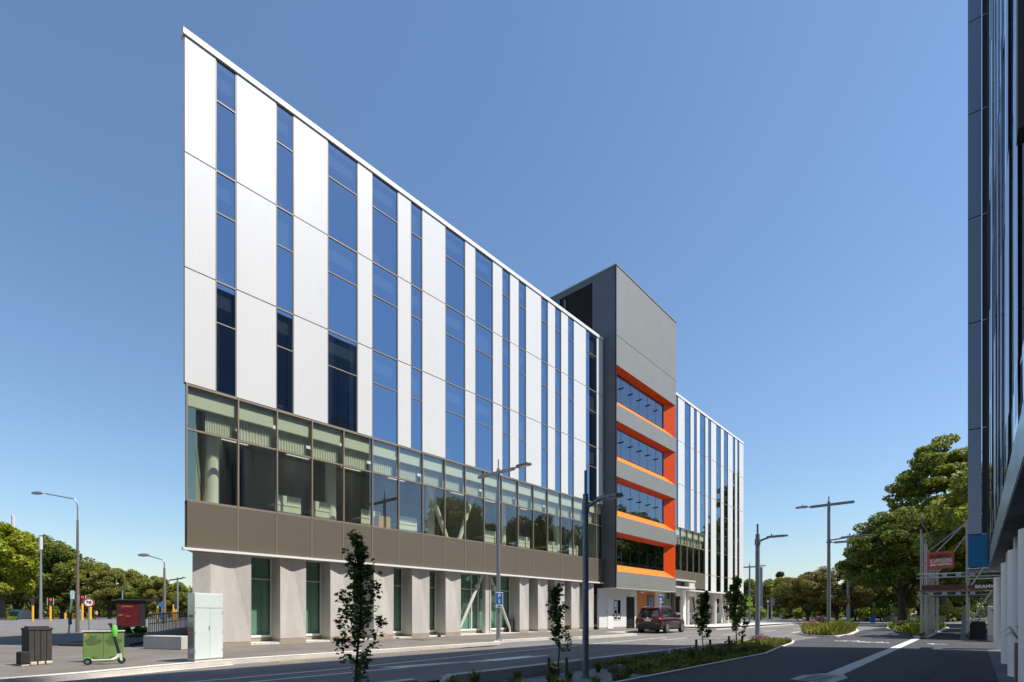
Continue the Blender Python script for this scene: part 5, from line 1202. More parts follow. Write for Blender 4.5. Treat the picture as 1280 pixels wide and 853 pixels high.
b = MB(); b.box(-.05, 1.5, 0, .7, 0, .28); o = b.build('ballast_block', M['concrete'], bevel=.03); o.location = (.55, 36.5, 0); tag(o, 'lowest concrete block of the stack, half hidden by grass', 'concrete block', 'stacked ballast blocks')
# red scaffold company banner
y = SY0 - .1; x0, x1 = spx(1159, y), spx(1192.5, y); z0, z1 = zat(712.5, x0, y), zat(691.5, x0, y)
t = thing('scaffold_banner', 'red company banner with black and white lettering tied to the scaffold', 'banner', (x0, y - .08, z0))
wv = x1 - x0; hv = z1 - z0; skew = .06
b = MB(); b.add([(0, 0, 0), (wv, 0, skew), (wv, 0, hv + skew), (0, 0, hv), (0, .02, 0), (wv, .02, skew), (wv, .02, hv + skew), (0, .02, hv)], [(0, 1, 2, 3), (7, 6, 5, 4), (0, 4, 5, 1), (1, 5, 6, 2), (2, 6, 7, 3), (3, 7, 4, 0)]); b.build('banner_sheet', M['sign_red'], t)
for s_, sz, zf, m_, sp_ in (('BRAMWELL', .34, .70, M['black'], 1.0), ('SCAFFOLDING', .31, .46, M['white'], 1.0), ('0800 BRAMWELL', .17, .24, M['white'], 1.05)):
    text_mesh(s_, sz, m_, 'lettering', t, Matrix.Translation((wv * .52, -.006, hv * zf + skew * .5)) @ Matrix.Rotation(R(90), 4, 'X') @ Matrix.Rotation(math.atan2(skew, wv), 4, 'Z'), .002, space=sp_, bold=.006, fit=wv * .82)
# flax in a timber tub by the pillars
t = thing('potted_flax', 'thin leaved flax in a brown timber tub between the white pillars', 'potted plant', (.62, 13.6, 0))
b = MB(); b.box(-.06, .14, -.14, .14, 0, .9); b.build('tub', M['timber'], t, bevel=.01)
b = MB(); r3 = random.Random(5)
for k in range(14):
    a = r3.uniform(0, 6.28); l = r3.uniform(.35, .6); dx, dy = math.cos(a), math.sin(a); pr = (-dy * .012, dx * .012)
    pts = [(.04, 0, .9), (.04 + dx * l * .5, dy * l * .5, .9 + l * .55), (.04 + dx * l, dy * l, .9 + l * r3.uniform(.2, .6))]
    for i in range(2):
        w0, w1 = (1, .8) if i == 0 else (.8, .05)
        b.poly([(pts[i][0] + pr[0] * w0, pts[i][1] + pr[1] * w0, pts[i][2]), (pts[i][0] - pr[0] * w0, pts[i][1] - pr[1] * w0, pts[i][2]), (pts[i + 1][0] - pr[0] * w1, pts[i + 1][1] - pr[1] * w1, pts[i + 1][2]), (pts[i + 1][0] + pr[0] * w1, pts[i + 1][1] + pr[1] * w1, pts[i + 1][2])])
b.build('leaves', M['leaf_olive'], t, fix=False)

# ------------------------------------------------------------------ trees
def leaf_mesh(name, clumps, n_leaves, size, seed, m, flat=1.0, up=.35, aspect=.62, clump_flat=.8):
    """many small kite-shaped leaf sprays spread over and through the clumps of a crown"""
    rs = np.random.default_rng(seed); cl = np.array(clumps)
    wgt = cl[:, 3] ** 2; idx = rs.choice(len(cl), n_leaves, p=wgt / wgt.sum()); c = cl[idx]
    d = rs.normal(size=(n_leaves, 3)); d /= np.linalg.norm(d, axis=1)[:, None]
    rad = c[:, 3] * (0.55 + 0.5 * rs.random(n_leaves) ** .5)
    pos = c[:, :3] + d * rad[:, None] * np.array([1, 1, clump_flat])
    nrm = d * .6 + rs.normal(size=(n_leaves, 3)) * .55 + np.array([0, 0, up]); nrm /= np.linalg.norm(nrm, axis=1)[:, None]
    a = rs.normal(size=(n_leaves, 3)); u = np.cross(nrm, a); u /= np.linalg.norm(u, axis=1)[:, None]; v = np.cross(nrm, u)
    s = size * (0.6 + .8 * rs.random(n_leaves)); su = (u * s[:, None]); sv = v * (s * aspect)[:, None]; bend = nrm * (s * .18)[:, None]
    V = np.stack([pos - su, pos + sv * .9 - su * .1 + bend, pos + su, pos - sv * .9 + su * .15 + bend], 1).reshape(-1, 3)
    me = bpy.data.meshes.new(name); me.vertices.add(len(V)); me.vertices.foreach_set('co', V.ravel())
    me.loops.add(len(V)); me.loops.foreach_set('vertex_index', np.arange(len(V)))
    me.polygons.add(n_leaves); me.polygons.foreach_set('loop_start', np.arange(n_leaves) * 4); me.polygons.foreach_set('loop_total', np.full(n_leaves, 4))
    me.materials.append(m); me.update(); me.validate()
    return me
def crown_clumps(seed, rx, ry, rz, zc, n, rmin=.18, rmax=.34, bottom=-.75, shape='round'):
    r_ = random.Random(seed); out_ = []
    for k in range(n):
        while True:
            x, y, z = r_.uniform(-1, 1), r_.uniform(-1, 1), r_.uniform(bottom, 1)
            q = math.sqrt(x * x + y * y + z * z)
            if shape == 'cone':
                lim = (1 - z) / 1.75; ok = math.hypot(x, y) < lim and math.hypot(x, y) > lim * .35
            elif shape == 'taper':
                lim = .30 + .70 * min(1, (1 - z) / 1.25); x *= lim; y *= lim; ok = .35 < q < 1
            else: ok = .45 < q < 1
            if ok: break
        k_ = r_.uniform(rmin, rmax) * (1 if shape == 'round' else .8)
        if shape == 'round': k_ *= 1.15 - .25 * q
        out_.append((x * rx * (1 - k_ * .5), y * ry * (1 - k_ * .5), zc + z * rz * (1 - k_ * .5), k_ * (rx + rz) / 2))
    return out_
def trunk_mb(h, r0, rx, rz, zc, seed, nl=7):
    b = MB(); r_ = random.Random(seed); b.tube([(0, 0, -.1), (.05 * r0, 0, h * .4), (r_.uniform(-.3, .3) * r0, r_.uniform(-.3, .3) * r0, h), (r_.uniform(-1, 1) * r0, 0, zc + rz * .4)], [r0 * 1.35, r0, r0 * .8, r0 * .15], 10)
    for k in range(nl):
        a = 2 * math.pi * k / nl + r_.uniform(-.3, .3); l = rx * r_.uniform(.55, .85); z1 = zc + rz * r_.uniform(-.35, .5)
        b.tube([(0, 0, h * r_.uniform(.75, 1.05)), (l * .4 * math.cos(a), l * .4 * math.sin(a), (h + z1) / 2 + .1 * rz), (l * math.cos(a), l * math.sin(a), z1)], [r0 * .45, r0 * .28, r0 * .06], 6)
    return b
TREE_CACHE = {}
def tree(name, lab, loc, H, Wd, m, kind, rz=0.0, group='trees', trunk=.18, leaves=9000, size=.30, seed=1, shape='round', r0=None, nclump=60):
    """kind meshes are made once at unit size (height 10) and scaled"""
    key = kind
    if key not in TREE_CACHE:
        zc0 = 10 * (trunk + (1 - trunk) * .5); rz_ = 10 * (1 - trunk) * .5
        asp = Wd / H; rx_ = 10 * asp / 2
        cl = crown_clumps(seed, rx_, rx_, rz_, zc0, nclump, shape=shape, rmin=.14 if shape == 'round' else .12, rmax=.27 if shape == 'round' else .22)
        lm = leaf_mesh('crown', cl, leaves, size, seed, m, clump_flat={'tall': .42, 'round': .55, 'bronze': .5}.get(kind, .7))
        tb_ = trunk_mb(10 * trunk * 1.1, r0 or .28, rx_, rz_, zc0, seed); tm = tb_.build('trunk', M['bark'], None, smooth=True)
        TREE_CACHE[key] = (lm, tm.data); bpy.data.objects.remove(tm)
    lm, tm = TREE_CACHE[key]
    t = thing(name, lab, 'tree', loc, rz, group); t.scale = (H / 10,) * 3
    for n_, me in (('trunk', tm), ('crown', lm)):
        o = bpy.data.objects.new(n_, me); COL.objects.link(o); o.parent = t
    return t
def place_tree(px, d, ytop, wpx, name, lab, m, kind, **k):
    x, y = at(px, d); H = EYE + (767.5 - ytop) * d / 643.0; Wd = wpx * d / 643.0
    return tree(name, lab, (x, y, 0), H, Wd, m, kind, **k)
GL, GR = 'trees along the far left road', 'trees beyond the street end'
# left bank
place_tree(2, 118, 652, 84, 'street_tree', 'yellow-green leafy tree at the left edge of the street', M['leaf_lime'], 'lime', group=GL, leaves=26000, size=.17, seed=11, trunk=.16, nclump=80)
for i, (px, d, yt, wp, kd, m, rz, lab) in enumerate((
        (44, 150, 664, 95, 'dark', 'leaf_dark', 0, 'tallest dark green tree behind the slim mobile mast'), (78, 148, 676, 85, 'dark', 'leaf_dark', 2.1, 'dark green tree between the slim mast and the brown lamp post'),
        (22, 158, 672, 80, 'dark', 'leaf_dark', 4.0, 'dark green tree half hidden by the yellow-green one'), (112, 150, 699, 62, 'mid', 'leaf_mid', 0, 'mid green tree just right of the brown lamp post'),
        (137, 146, 708, 52, 'olive', 'leaf_olive', 1, 'olive tree above the red advert panel'), (160, 152, 712, 60, 'olive', 'leaf_olive', 3, 'olive tree left of the smaller curved lamp'),
        (182, 150, 716, 52, 'mid', 'leaf_mid', 2.5, 'mid green tree under the smaller curved lamp head'), (203, 148, 722, 52, 'olive', 'leaf_olive', 5, 'olive tree behind the smaller curved lamp pole'),
        (224, 152, 726, 50, 'mid', 'leaf_mid', 4.4, 'mid green tree next to the building corner'), (243, 150, 734, 50, 'olive', 'leaf_olive', 2, 'olive tree partly hidden by the building corner'), (-40, 150, 668, 90, 'dark', 'leaf_dark', 1, 'dark tree at the far left edge'))):
    place_tree(px, d, yt, wp, 'street_tree', lab, M[m], kd, rz=rz, group=GL, leaves=21000, size=.165, seed=20 + len(kd), trunk=.05, nclump=85)
# right side
place_tree(1128, 74, 632, 142, 'round_tree', 'broad round dark tree on the island before the scaffold', M['leaf_dark'], 'round', group=GR, leaves=40000, size=.125, seed=31, trunk=.20, nclump=110, r0=.30)
place_tree(1176, 96, 536, 160, 'tall_tree', 'very tall feathery green tree rising behind the scaffold', M['leaf_mid'], 'tall', group=GR, leaves=46000, size=.085, seed=33, trunk=.12, nclump=150, shape='taper')
place_tree(1010, 104, 716, 84, 'broad_tree', 'bronze tipped spreading tree right of the conifer', M['leaf_brown'], 'bronze', group=GR, leaves=30000, size=.16, seed=41, trunk=.10, nclump=110)
place_tree(1046, 98, 704, 90, 'broad_tree', 'larger bronze tipped spreading tree behind the tall crossarm lamp', M['leaf_brown'], 'bronze', rz=2.2, group=GR)
place_tree(975, 190, 706, 22, 'conifer', 'dark pointed conifer above the low green trees', M['leaf_conifer'], 'conifer', group=GR, leaves=7000, size=.30, seed=51, shape='cone', trunk=.06, nclump=70)
place_tree(1009, 175, 706, 12, 'conifer', 'small pale conifer tip beside the bronze tree', M['leaf_conifer'], 'conifer', rz=1, group=GR)
for px, d, yt, wp, kd, m, rz, lab in ((938, 150, 722, 44, 'mid', 'leaf_mid', 3.3, 'green tree right of the white building end'), (962, 142, 724, 46, 'olive', 'leaf_olive', .7, 'olive tree behind the grey lamp post'), (984, 135, 719, 46, 'mid', 'leaf_mid', 1.9, 'bright green tree under the dark conifer'),
                                      (915, 160, 726, 50, 'olive', 'leaf_olive', 2.9, 'olive tree hidden behind the building end'), (1085, 112, 700, 70, 'mid', 'leaf_mid', 2.7, 'green tree in shade behind the round tree'),
                                      (1110, 118, 690, 80, 'mid', 'leaf_mid', 5.0, 'mid green tree behind the round tree'), (1150, 120, 690, 90, 'mid', 'leaf_mid', .3, 'mid green tree seen under the scaffold deck'), (1200, 105, 660, 100, 'mid', 'leaf_mid', 1.2, 'mid green tree beyond the scaffold walkway')):
    place_tree(px, d, yt, wp, 'background_tree', lab, M[m], kd, rz=rz, group=GR)
tree('tall_tree', 'leafy tree beyond the scaffold mirrored in the first floor windows', (7.5, 47, 0), 17.5, 11, M['leaf_mid'], 'mid', rz=3, group=GR)
tree('tall_tree', 'broad tree far behind the glazed building, mirrored in the lowest tower window', (2.5, 80, 0), 19, 13, M['leaf_mid'], 'mid', rz=2, group=GR)
tree('tall_tree', 'taller tree far behind the glazed building, mirrored in the upper tower windows', (9.5, 93, 0), 24, 16, M['leaf_dark'], 'dark', rz=4, group=GR)
tree('tall_tree', 'second leafy tree beyond the scaffold mirrored in the tower windows', (6.0, 62, 0), 17.0, 12, M['leaf_dark'], 'dark', rz=1, group=GR)
# far woods that close the view behind the single trees
def woods(d0, px0, px1, H, n, leaves, seed, lab):
    r_ = random.Random(seed); cl = []
    for k in range(n):
        x, y = at(r_.uniform(px0, px1), d0 + r_.uniform(-6, 14)); h_ = H * r_.uniform(.55, 1.0)
        for q in range(4): cl.append((x + r_.uniform(-2, 2), y + r_.uniform(-2, 2), h_ * (.12 + .25 * q), h_ * r_.uniform(.16, .26)))
    me = leaf_mesh('far_woods', cl, leaves, .55, seed, M['leaf_mid']); o = bpy.data.objects.new('far_woods', me); COL.objects.link(o)
    tag(o, lab, 'woods', kind='stuff')
woods(205, -140, 330, 13, 120, 42000, 71, 'distant green woods closing the view behind the left trees')
woods(215, 900, 1320, 12, 120, 42000, 72, 'distant green woods closing the view at the street end')
# low shrubs and hedges
def shrub(px, d, ytop, wpx, m, lab, seed, n=900, zb=0.0, name='shrub', group='shrubs by the far road', depth_f=.7):
    x, y = at(px, d); u = d / 643.0; H = EYE + (767.5 - ytop) * u - zb; Wd = wpx * u; r_ = random.Random(seed)
    cl = [(r_.uniform(-.5, .5) * Wd * .8, r_.uniform(-.4, .4) * Wd * depth_f, r_.uniform(.3, .75) * H, r_.uniform(.22, .4) * min(H, Wd)) for k in range(max(5, int(Wd / H * 5)))]
    me = leaf_mesh('foliage', cl, n, max(.10, H * .075), seed, m)
    t = thing(name, lab, 'shrub', (x, y, zb), face_cam((x, y)), group)
    o = bpy.data.objects.new('foliage', me); COL.objects.link(o); o.parent = t
    b = MB()
    for k in range(4): b.tube([(r_.uniform(-.2, .2) * Wd, 0, 0), (r_.uniform(-.35, .35) * Wd, 0, H * .6)], [.03 * H, .01 * H], 5)
    b.build('stem', M['bark'], t)
shrub(1082, 92, 757, 24, M['leaf_lime'], 'light green shrub left of the blue bin', 61); shrub(1103, 94, 757, 26, M['leaf_mid'], 'green shrub right of the blue bin', 62)
shrub(1070, 100, 748, 20, M['leaf_mid'], 'upright green shrub under the orange diamond sign', 63); shrub(1000, 112, 757, 40, M['leaf_dark'], 'dark low hedge under the bronze trees, left part', 64, 1800); shrub(1040, 108, 757, 50, M['leaf_dark'], 'dark low hedge under the bronze trees, right part', 65, 2000)
shrub(945, 120, 757, 26, M['leaf_mid'], 'low green shrub behind the yellow-green signs', 66); shrub(1185, 92, 756, 34, M['leaf_olive'], 'olive shrub seen through the scaffold walkway', 67); shrub(1232, 38, 783, 12, M['leaf_mid'], 'small grassy shrub at the foot of the ballast blocks', 68, 500)
shrub(14, 112, 770, 14, M['leaf_lime'], 'small bright shrub by the dark green cabinet', 69, 400); shrub(163, 34, 783, 34, M['leaf_dark'], 'dark ground shrub under the bus shelter advert', 70, 1500, .1); shrub(176, 27, 793, 28, M['leaf_dark'], 'dark ground shrub behind the concrete block', 71, 1400, .1)
# tan fence in front of the park
FA, FB = at(1104, 96), at(1182, 90); L_ = Vector((FB[0] - FA[0], FB[1] - FA[1], 0))
t = thing('timber_fence', 'low tan timber fence before the park trees', 'fence', (*FA, 0), math.atan2(L_.y, L_.x))
b = MB(); n = 60
for k in range(n): b.box(k * L_.length / n + .02, (k + 1) * L_.length / n - .03, 0, .04, .05, 1.1)
b.build('paling', M['fence_tan'], t)
for k in range(8): b = MB(); b.box(k * L_.length / 7 - .08, k * L_.length / 7 + .08, .05, .2, 0, 1.3); b.build('post', M['timber'], t)
# distant car, van-like boxes under the trees
P = gp(987, 774.5); u = dep(*P) / 643.0
t = thing('parked_van', 'pale distant van parked below the bronze tree', 'van', (*P, 0), face_cam(P))
b = MB(); b.prism([(-11 * u, 1.2 * u), (11 * u, 1.2 * u), (11 * u, 4.5 * u), (8 * u, 5.2 * u), (5.5 * u, 8 * u), (-11 * u, 8 * u)], -2.5 * u, 2.5 * u)
for i in range(len(b.v)): x, y, z = b.v[i]; b.v[i] = (x, z, y)
b.build('body', M['galv'], t, bevel=.1)
for k in (-6.5, 7): b = MB(); b.lathe([(0, -2.7 * u), (1.6 * u, -2.7 * u), (1.6 * u, 2.7 * u), (0, 2.7 * u)], (k * u, 0, 1.6 * u), 'Y', 14); b.build('wheel', M['tyre'], t)
b = MB(); b.box(-9 * u, 4 * u, -2.55 * u, -2.51 * u, 5.2 * u, 7.2 * u); b.build('window', M['car_glass'], t)

# person walking past in pink
def person(loc, rz, h, lab):
    t = thing('person', lab, 'person', loc, rz); s = h / 1.75
    vs_ = {'pel': (0, 0, .95, .15), 'ch': (0, .01, 1.30, .17), 'nk': (0, .02, 1.50, .06), 'hd': (0, .03, 1.62, .10), 'hd2': (0, .03, 1.72, .07), 'shl': (-.19, .01, 1.42, .06), 'shr': (.19, .01, 1.42, .06), 'ell': (-.25, -.10, 1.14, .045), 'elr': (.25, .12, 1.14, .045), 'hal': (-.24, .02, .95, .035), 'har': (.24, .26, .98, .035),
           'hpl': (-.09, 0, .90, .10), 'hpr': (.09, 0, .90, .10), 'knl': (-.10, .16, .50, .065), 'knr': (.10, -.06, .50, .065), 'ftl': (-.10, .14, .07, .05), 'ftr': (.10, -.32, .12, .05), 'tol': (-.10, .27, .04, .04), 'tor': (.10, -.22, .05, .04)}
    names = list(vs_); ed = [('pel', 'ch'), ('ch', 'nk'), ('nk', 'hd'), ('hd', 'hd2'), ('ch', 'shl'), ('ch', 'shr'), ('shl', 'ell'), ('shr', 'elr'), ('ell', 'hal'), ('elr', 'har'), ('pel', 'hpl'), ('pel', 'hpr'), ('hpl', 'knl'), ('hpr', 'knr'), ('knl', 'ftl'), ('knr', 'ftr'), ('ftl', 'tol'), ('ftr', 'tor')]
    me = bpy.data.meshes.new('body'); me.from_pydata([tuple(c * s for c in vs_[n_][:3]) for n_ in names], [(names.index(a), names.index(b_)) for a, b_ in ed], [])
    o = bpy.data.objects.new('body', me); COL.objects.link(o); o.parent = t
    md = o.modifiers.new('skin', 'SKIN'); 
    for i, n_ in enumerate(names): me.skin_vertices[0].data[i].radius = (vs_[n_][3] * s,) * 2
    me.skin_vertices[0].data[0].use_root = True
    o.modifiers.new('sub', 'SUBSURF').levels = 1
    dg_ = bpy.context.evaluated_depsgraph_get(); me2 = bpy.data.meshes.new_from_object(o.evaluated_get(dg_)); o.modifiers.clear(); o.data = me2
    me2.materials.clear()
    for m_ in ('skin', 'cloth_pink', 'cloth_dark', 'twig'): me2.materials.append(M[m_])
    for p_ in me2.polygons:
        c = p_.center / s; z = c.z
        p_.material_index = 3 if (z > 1.66 or (z > 1.58 and c.y < .0)) else 0 if (z > 1.46 or (abs(c.x) > .2 and z < 1.2)) else 1 if z > .93 else 2 if z > .1 else 3
        p_.use_smooth = True
P = gp(121, 775); person((*P, 0), face_cam(P) + R(60), EYE + (767.5 - 763) * dep(*P) / 643, 'tiny person in a pink top walking along the far footpath')

# ------------------------------------------------------------------ saplings, stakes and planting in the gravel bed
def lobed_leaf(b, p, u, v, n, s):
    """five-lobed leaf blade"""
    pr = [(0, 0), (.42, .10), (.38, .38), (.72, .62), (.34, .72), (0, 1.08), (-.34, .72), (-.72, .62), (-.38, .38), (-.42, .10)]
    fold = .18
    b.add([tuple(p + u * (x * s) + v * (y * s) + n * (abs(x) * fold * s)) for x, y in pr], [(0, 1, 2, 3, 4, 5), (0, 5, 6, 7, 8, 9)])
def sapling(loc, H, spread, seed, lab, nb=15, crown0=.28, lean=(0, 0), leaf=.085, per=16):
    r_ = random.Random(seed); t = thing('sapling', lab, 'tree', loc, 0, 'young trees in the gravel bed')
    k = MB(); lv_ = MB()
    def tp(f): return Vector((lean[0] * f + .03 * math.sin(7 * f + seed), lean[1] * f + .03 * math.cos(5 * f + seed), H * f))
    k.tube([tp(f / 10) for f in range(11)], [.022 * (1 - .8 * f / 10) * H / 2.6 + .003 for f in range(11)], 8)
    rs_ = lambda q: Vector((r_.gauss(0, q), r_.gauss(0, q), r_.gauss(0, q)))
    def leaves(c, n, q):
        for _ in range(int(n * 2.2)):
            p = c + rs_(q); nn_ = (Vector((r_.gauss(0, .6), r_.gauss(0, .6), 1))).normalized(); u = nn_.cross(rs_(1)).normalized(); v = nn_.cross(u)
            v = (v + Vector((0, 0, -.45))).normalized(); u = v.cross(nn_).normalized()
            lobed_leaf(lv_, p, u, v, nn_, leaf * r_.uniform(.6, 1.2))
    for i in range(nb):
        f = crown0 + (1 - crown0) * (i + r_.random() * .6) / nb; a = i * 2.4 + r_.uniform(-.5, .5)
        l = spread * r_.uniform(.55, 1.15) * (1.15 - .8 * max(0, f - .35)) * (.55 if f > .85 else 1)
        p0 = tp(f); d = Vector((math.cos(a), math.sin(a), 0)); p1 = p0 + d * l * .6 + Vector((0, 0, l * .35)); p2 = p0 + d * l * .8 + Vector((0, 0, l * 1.15))
        k.tube([p0, p1, p2], [.008, .006, .003], 5)
        for q_, n_ in ((p1, per // 2), (p2, per), ((p1 + p2) / 2, per // 2), ((p0 + p1) / 2, per // 3)): leaves(q_, n_,   .042 * H / 2.4)
    for f in np.linspace(crown0 + .25, 1.0, 12): leaves(tp(f), 13, .045 * H / 2.4)
    k.build('trunk', M['twig'], t, smooth=True); lv_.build('crown', M['leaf_sapling'], t, fix=False)
    return t
T1 = (-7.3, onX(447, -7.3)); sapling((*T1, -.17), 2.80, .36, 3, 'nearest young tree, cut off by the bottom of the view', 16, .18, leaf=.066, per=16, lean=(.03, .0))
T2 = gp(697, 849, -.1); sapling((*T2, -.17), 2.25, .26, 5, 'slim young tree just left of the grey lamp post', 14, .30, leaf=.075, per=9)
T3 = gp(879, 816); sapling((*T3, -.17), zat(743, *T3) + .17, .34, 8, 'young tree between two short stakes in the middle of the bed', 14, .30, leaf=.10, per=10)
T4 = (-8.0, onX(919.5, -8.0)); sapling((*T4, -.17), zat(725, *T4) + .17, .44, 13, 'young tree before the white end of the building', 15, .20, leaf=.12, per=11)
def stakes(c, dx, hgt, r_, lab):
    for s in (-1, 1):
        b = MB(); b.lathe([(r_, 0), (r_, hgt - .02), (r_ * .7, hgt), (0, hgt)], (0, 0, 0), n=12)
        o = b.build('tree_stake', M['stake'], smooth=True); o.location = (c[0] + s * dx * CT, c[1] + s * dx * ST, -.17)
        tag(o, lab % ('left' if s < 0 else 'right'), 'stake', 'tree stakes')
        st2 = MB(); a_ = Vector((c[0] + s * dx * CT, c[1] + s * dx * ST, hgt * .62 - .17)); e_ = Vector((c[0], c[1], hgt * .55 - .17))
    st2 = MB(); A_, B_ = Vector((-dx * CT, -dx * ST, hgt * .70)), Vector((dx * CT, dx * ST, hgt * .78)); md_ = Vector((.03, -.03, hgt * .58))
    for p_, q_ in ((A_, (A_ + md_) / 2 - Vector((0, 0, .02))), ((A_ + md_) / 2 - Vector((0, 0, .02)), md_), (md_, (B_ + md_) / 2 - Vector((0, 0, .02))), ((B_ + md_) / 2 - Vector((0, 0, .02)), B_)): st2.bar(p_, q_, .008, .03)
    o = st2.build('tree_tie', M['strap']); o.location = (c[0], c[1], -.17); tag(o, 'pale tie ' + lab.split(' ', 2)[2].replace('stake ', ''), 'tree tie', 'tree ties')
stakes(T2, .21, .58, .035, 'short %s stake holding the slim tree left of the lamp post')
stakes(T3, .26, .66, .045, 'short %s stake holding the young tree in the middle of the bed')
stakes(T4, .30, .62, .05, 'short %s stake holding the young tree before the building end')
def tuft_mesh(seed, n, H, sp, m, wd=.012):
    r_ = random.Random(seed); b = MB()
    for k in range(n):
        a = r_.uniform(0, 6.283); l = H * r_.uniform(.6, 1.1); o_ = sp * r_.random() * .25; dx, dy = math.cos(a), math.sin(a); out_ = sp * r_.uniform(.3, 1.0)
        p = [Vector((dx * o_, dy * o_, 0)), Vector((dx * (o_ + out_ * .35), dy * (o_ + out_ * .35), l * .65)), Vector((dx * (o_ + out_), dy * (o_ + out_), l * r_.uniform(.7, 1.0)))]
        s_ = Vector((-dy, dx, 0)) * wd * r_.uniform(.7, 1.3)
        b.poly([p[0] - s_, p[0] + s_, p[1] + s_ * .8, p[1] - s_ * .8]); b.poly([p[1] - s_ * .8, p[1] + s_ * .8, p[2] + s_ * .1, p[2] - s_ * .1])
    me = bpy.data.meshes.new('grass_tuft'); me.from_pydata([tuple(v) for v in b.v], [], b.f); me.materials.append(m); me.update(); return me
TM = [tuft_mesh(1, 90, .42, .28, M['grass_bed']), tuft_mesh(2, 110, .30, .30, M['grass_bed']), tuft_mesh(3, 120, .34, .34, M['leaf_mid']), tuft_mesh(4, 120, .30, .36, M['grass_yellow'])]
rg = random.Random(17); spots = []
y = 6.2
while y < 29.8:
    for _ in range(2 if y < 16 else 3):
        x = rg.uniform(BL + .45, (BR if y < 20 else BR - .1 - max(0, y - 20) * .13) - .25)
        if all(math.hypot(x - q[0], y - q[1]) > .55 for q in spots) and math.hypot(x - P2[0], y - P2[1]) > .35: spots.append((x, y))
    y += .5
def tuft_label(x, y):
    side = 'street kerb' if x < -7.8 else 'path edging' if x < -6.4 and y > 22 or x > -6.6 else 'middle of the bed'
    return side
for i, (x, y) in enumerate(spots):
    o = bpy.data.objects.new('grass_tuft', TM[i % 3] if y < 24 else TM[rg.randrange(4)]); COL.objects.link(o); o.location = (x, y, -.17); s = rg.uniform(.7, 1.25); o.scale = (s, s, s * rg.uniform(.8, 1.2)); o.rotation_euler = (0, 0, rg.uniform(0, 6))
    tag(o, 'clump of narrow green grass growing in the gravel planting bed', 'grass clump', 'grass clumps in the planting bed')
def cover(name, region, n, hmin, hmax, m, seed, zb, size=.05):
    """low ground cover: leaf blades scattered in a polygon"""
    r_ = random.Random(seed); b = MB(); xs_, ys_ = [p[0] for p in region], [p[1] for p in region]
    def inside(x, y):
        c = False; j = len(region) - 1
        for i in range(len(region)):
            (xi, yi), (xj, yj) = region[i], region[j]
            if (yi > y) != (yj > y) and x < (xj - xi) * (y - yi) / (yj - yi) + xi: c = not c
            j = i
        return c
    k = 0
    while k < n:
        x, y = r_.uniform(min(xs_), max(xs_)), r_.uniform(min(ys_), max(ys_))
        if not inside(x, y): continue
        lump = .55 + .45 * math.sin(x * 3.1 + 1.7 * math.sin(y * 2.3)) * math.sin(y * 1.9)
        if r_.random() > .35 + lump: continue
        h_ = r_.uniform(hmin, hmax) * (.6 + .6 * lump); a = r_.uniform(0, 6.283); dx, dy = math.cos(a), math.sin(a); s = size * r_.uniform(.6, 1.3)
        p = Vector((x, y, zb)); q = p + Vector((dx * h_ * .5, dy * h_ * .5, h_)); sd_ = Vector((-dy, dx, 0)) * s
        md_ = (p + q) / 2 + Vector((0, 0, h_ * .15)); b.poly([p, md_ + sd_, q, md_ - sd_]); k += 1
    me = bpy.data.meshes.new(name); me.from_pydata([tuple(v) for v in b.v], [], b.f); me.materials.append(m); me.update()
    o = bpy.data.objects.new(name, me); COL.objects.link(o); return o
def stuff(o, lab, cat): tag(o, lab, cat, kind='stuff')
far_bed = [(BL + .3, 13), (BL + .3, 30), (-7.3, 30), (-6.3, 24), (-5.9, 20), (-5.8, 12)]
stuff(cover('ground_cover', far_bed, 5200, .08, .26, M['grass_bed'], 5, -.17, .035), 'low green ground cover along the far half of the gravel bed', 'ground cover')
stuff(cover('ground_cover', [(BL + .3, 23.5), (BL + .3, 30.1), (-7.25, 30.1), (-6.8, 27), (-7.2, 23.5)], 2200, .15, .42, M['grass_yellow'], 6, -.17, .05), 'sunlit yellow-green ground cover at the far tip of the bed', 'ground cover')
stuff(cover('ground_cover', [(x * .985 - .1, y) for x, y in ISL], 5200, .2, .75, M['grass_yellow'], 7, .1, .07), 'sunlit yellow-green planting on the median island', 'ground cover')
stuff(cover('ground_cover', ISL3, 4200, .15, .5, M['leaf_mid'], 8, .1, .08), 'shaded green planting round the island tree', 'ground cover')
def flower(x, y, zb, H, Wd, m, seed, lab, n=260):
    r_ = random.Random(seed); cl = [(r_.uniform(-.5, .5) * Wd, r_.uniform(-.5, .5) * Wd, H * r_.uniform(.55, .85), H * .28) for _ in range(5)]
    t = thing('flowering_plant', lab, 'flowering plant', (x, y, zb), 0, 'flowering plants in the beds')
    for nm, me in (('blossom', leaf_mesh('blossom', cl, n, H * .07, seed, m)), ('leaves', leaf_mesh('leaves', [(a, b_, c * .6, d) for a, b_, c, d in cl], n, H * .09, seed + 1, M['grass_bed']))):
        o = bpy.data.objects.new(nm, me); COL.objects.link(o); o.parent = t
q = gp(936, 803); flower(-8.1, 28.4, -.17, .62, .5, M['flower_pink'], 1, 'pink flowering plant at the foot of the far grey lamp post')
flower(-7.9, 26.5, -.17, .55, .5, M['flower_mauve'], 2, 'dark mauve flowering plant in front of the pink one')
flower(-8.1, 23.6, -.17, .5, .4, M['flower_mauve'], 3, 'mauve flowering plant beside the stakes in mid bed'); flower(-6.9, 7.3, -.17, .25, .35, M['flower_pink'], 4, 'low pink flowering plant at the near end of the bed', 160)
flower(-8.6, 41, .1, .8, .6, M['flower_pink'], 5, 'pink flowering plant on the near side of the median island'); flower(-10.2, 52, .1, 1.2, .9, M['flower_mauve'], 6, 'dark flowering plant at the far end of the median island')
flower(-4.6, 56, .1, .8, .9, M['flower_pink'], 7, 'pink flowering plant under the round tree')
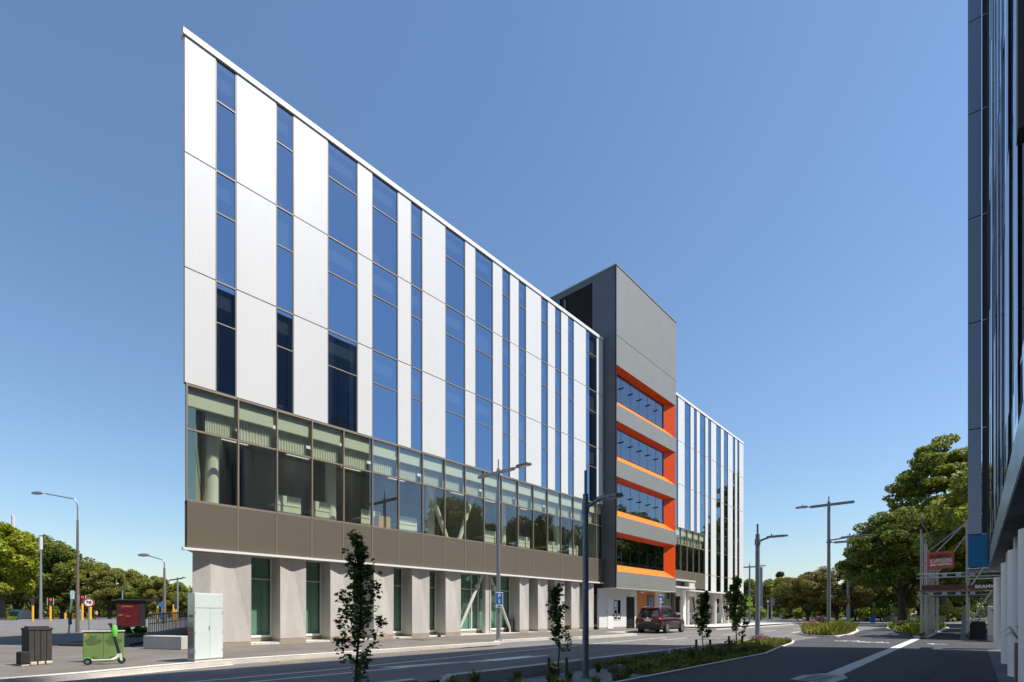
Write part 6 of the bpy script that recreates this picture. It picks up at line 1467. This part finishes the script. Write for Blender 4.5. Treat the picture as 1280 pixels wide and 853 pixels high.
# boulder, drain cover and scattered rocks
def rock(loc, s, m, lab, seed, sq=(1, 1, .6), name='boulder', cat='rock', group=None):
    bm = bmesh.new(); bmesh.ops.create_icosphere(bm, subdivisions=3, radius=1); r_ = random.Random(seed); o1 = Vector((r_.random() * 9, r_.random() * 9, 0))
    from mathutils import noise
    for v in bm.verts: v.co *= 1 + .28 * noise.noise(v.co * 1.3 + o1) + .08 * noise.noise(v.co * 4 + o1); v.co = Vector((v.co.x * s * sq[0], v.co.y * s * sq[1], v.co.z * s * sq[2]))
    me = bpy.data.meshes.new(name); bm.to_mesh(me); bm.free(); me.materials.append(m); o = bpy.data.objects.new(name, me); COL.objects.link(o); o.location = loc; tag(o, lab, cat, group); return o
q = gp(768, 829); t = thing('grate_dome', 'dark domed drain grate lying in the gravel bed right of the lamp post', 'drain grate', (-7.35, 12.6, -.17))
b = MB(); b.lathe([(.30, .0), (.29, .06), (.24, .13), (.15, .18), (0, .2)], (0, 0, 0), n=20); b.build('dome', M['black'], t, smooth=True)
b = MB()
for k in range(9):
    a = math.pi * k / 9; b.tube([(.31 * math.cos(a) * math.cos(q_), .31 * math.sin(a) * math.cos(q_), .21 * math.sin(q_)) for q_ in [math.pi * i / 10 for i in range(11)]], .008, 5)
b.build('rib', M['pole_grey'], t)
rock((-9.1, 43.6, .2), .45, M['white'], 'pale angular rock lying on the median island', 9, (1.5, .8, .8))
rock((-8.8, 43.2, .2), .35, M['concrete_light'], 'smaller pale rock next to the angular one on the island', 10, (1.2, .8, 1.0))
b = MB(); b.box(-8.0, -7.0, 13.6, 14.5, -.17, -.08); o = b.build('concrete_pit_lid', M['concrete_light'], bevel=.02); tag(o, 'flat pale concrete pit cover in the bed behind the drain grate', 'pit cover')
b = MB(); b.lathe([(.09, 0), (.08, .2), (.03, .26), (0, .26)], (0, 0, 0), n=12); o = b.build('small_bollard_light', M['black'], smooth=True); o.location = (XF - .05, 18.7, .15); tag(o, 'small black ground light between two concrete piers', 'ground light')
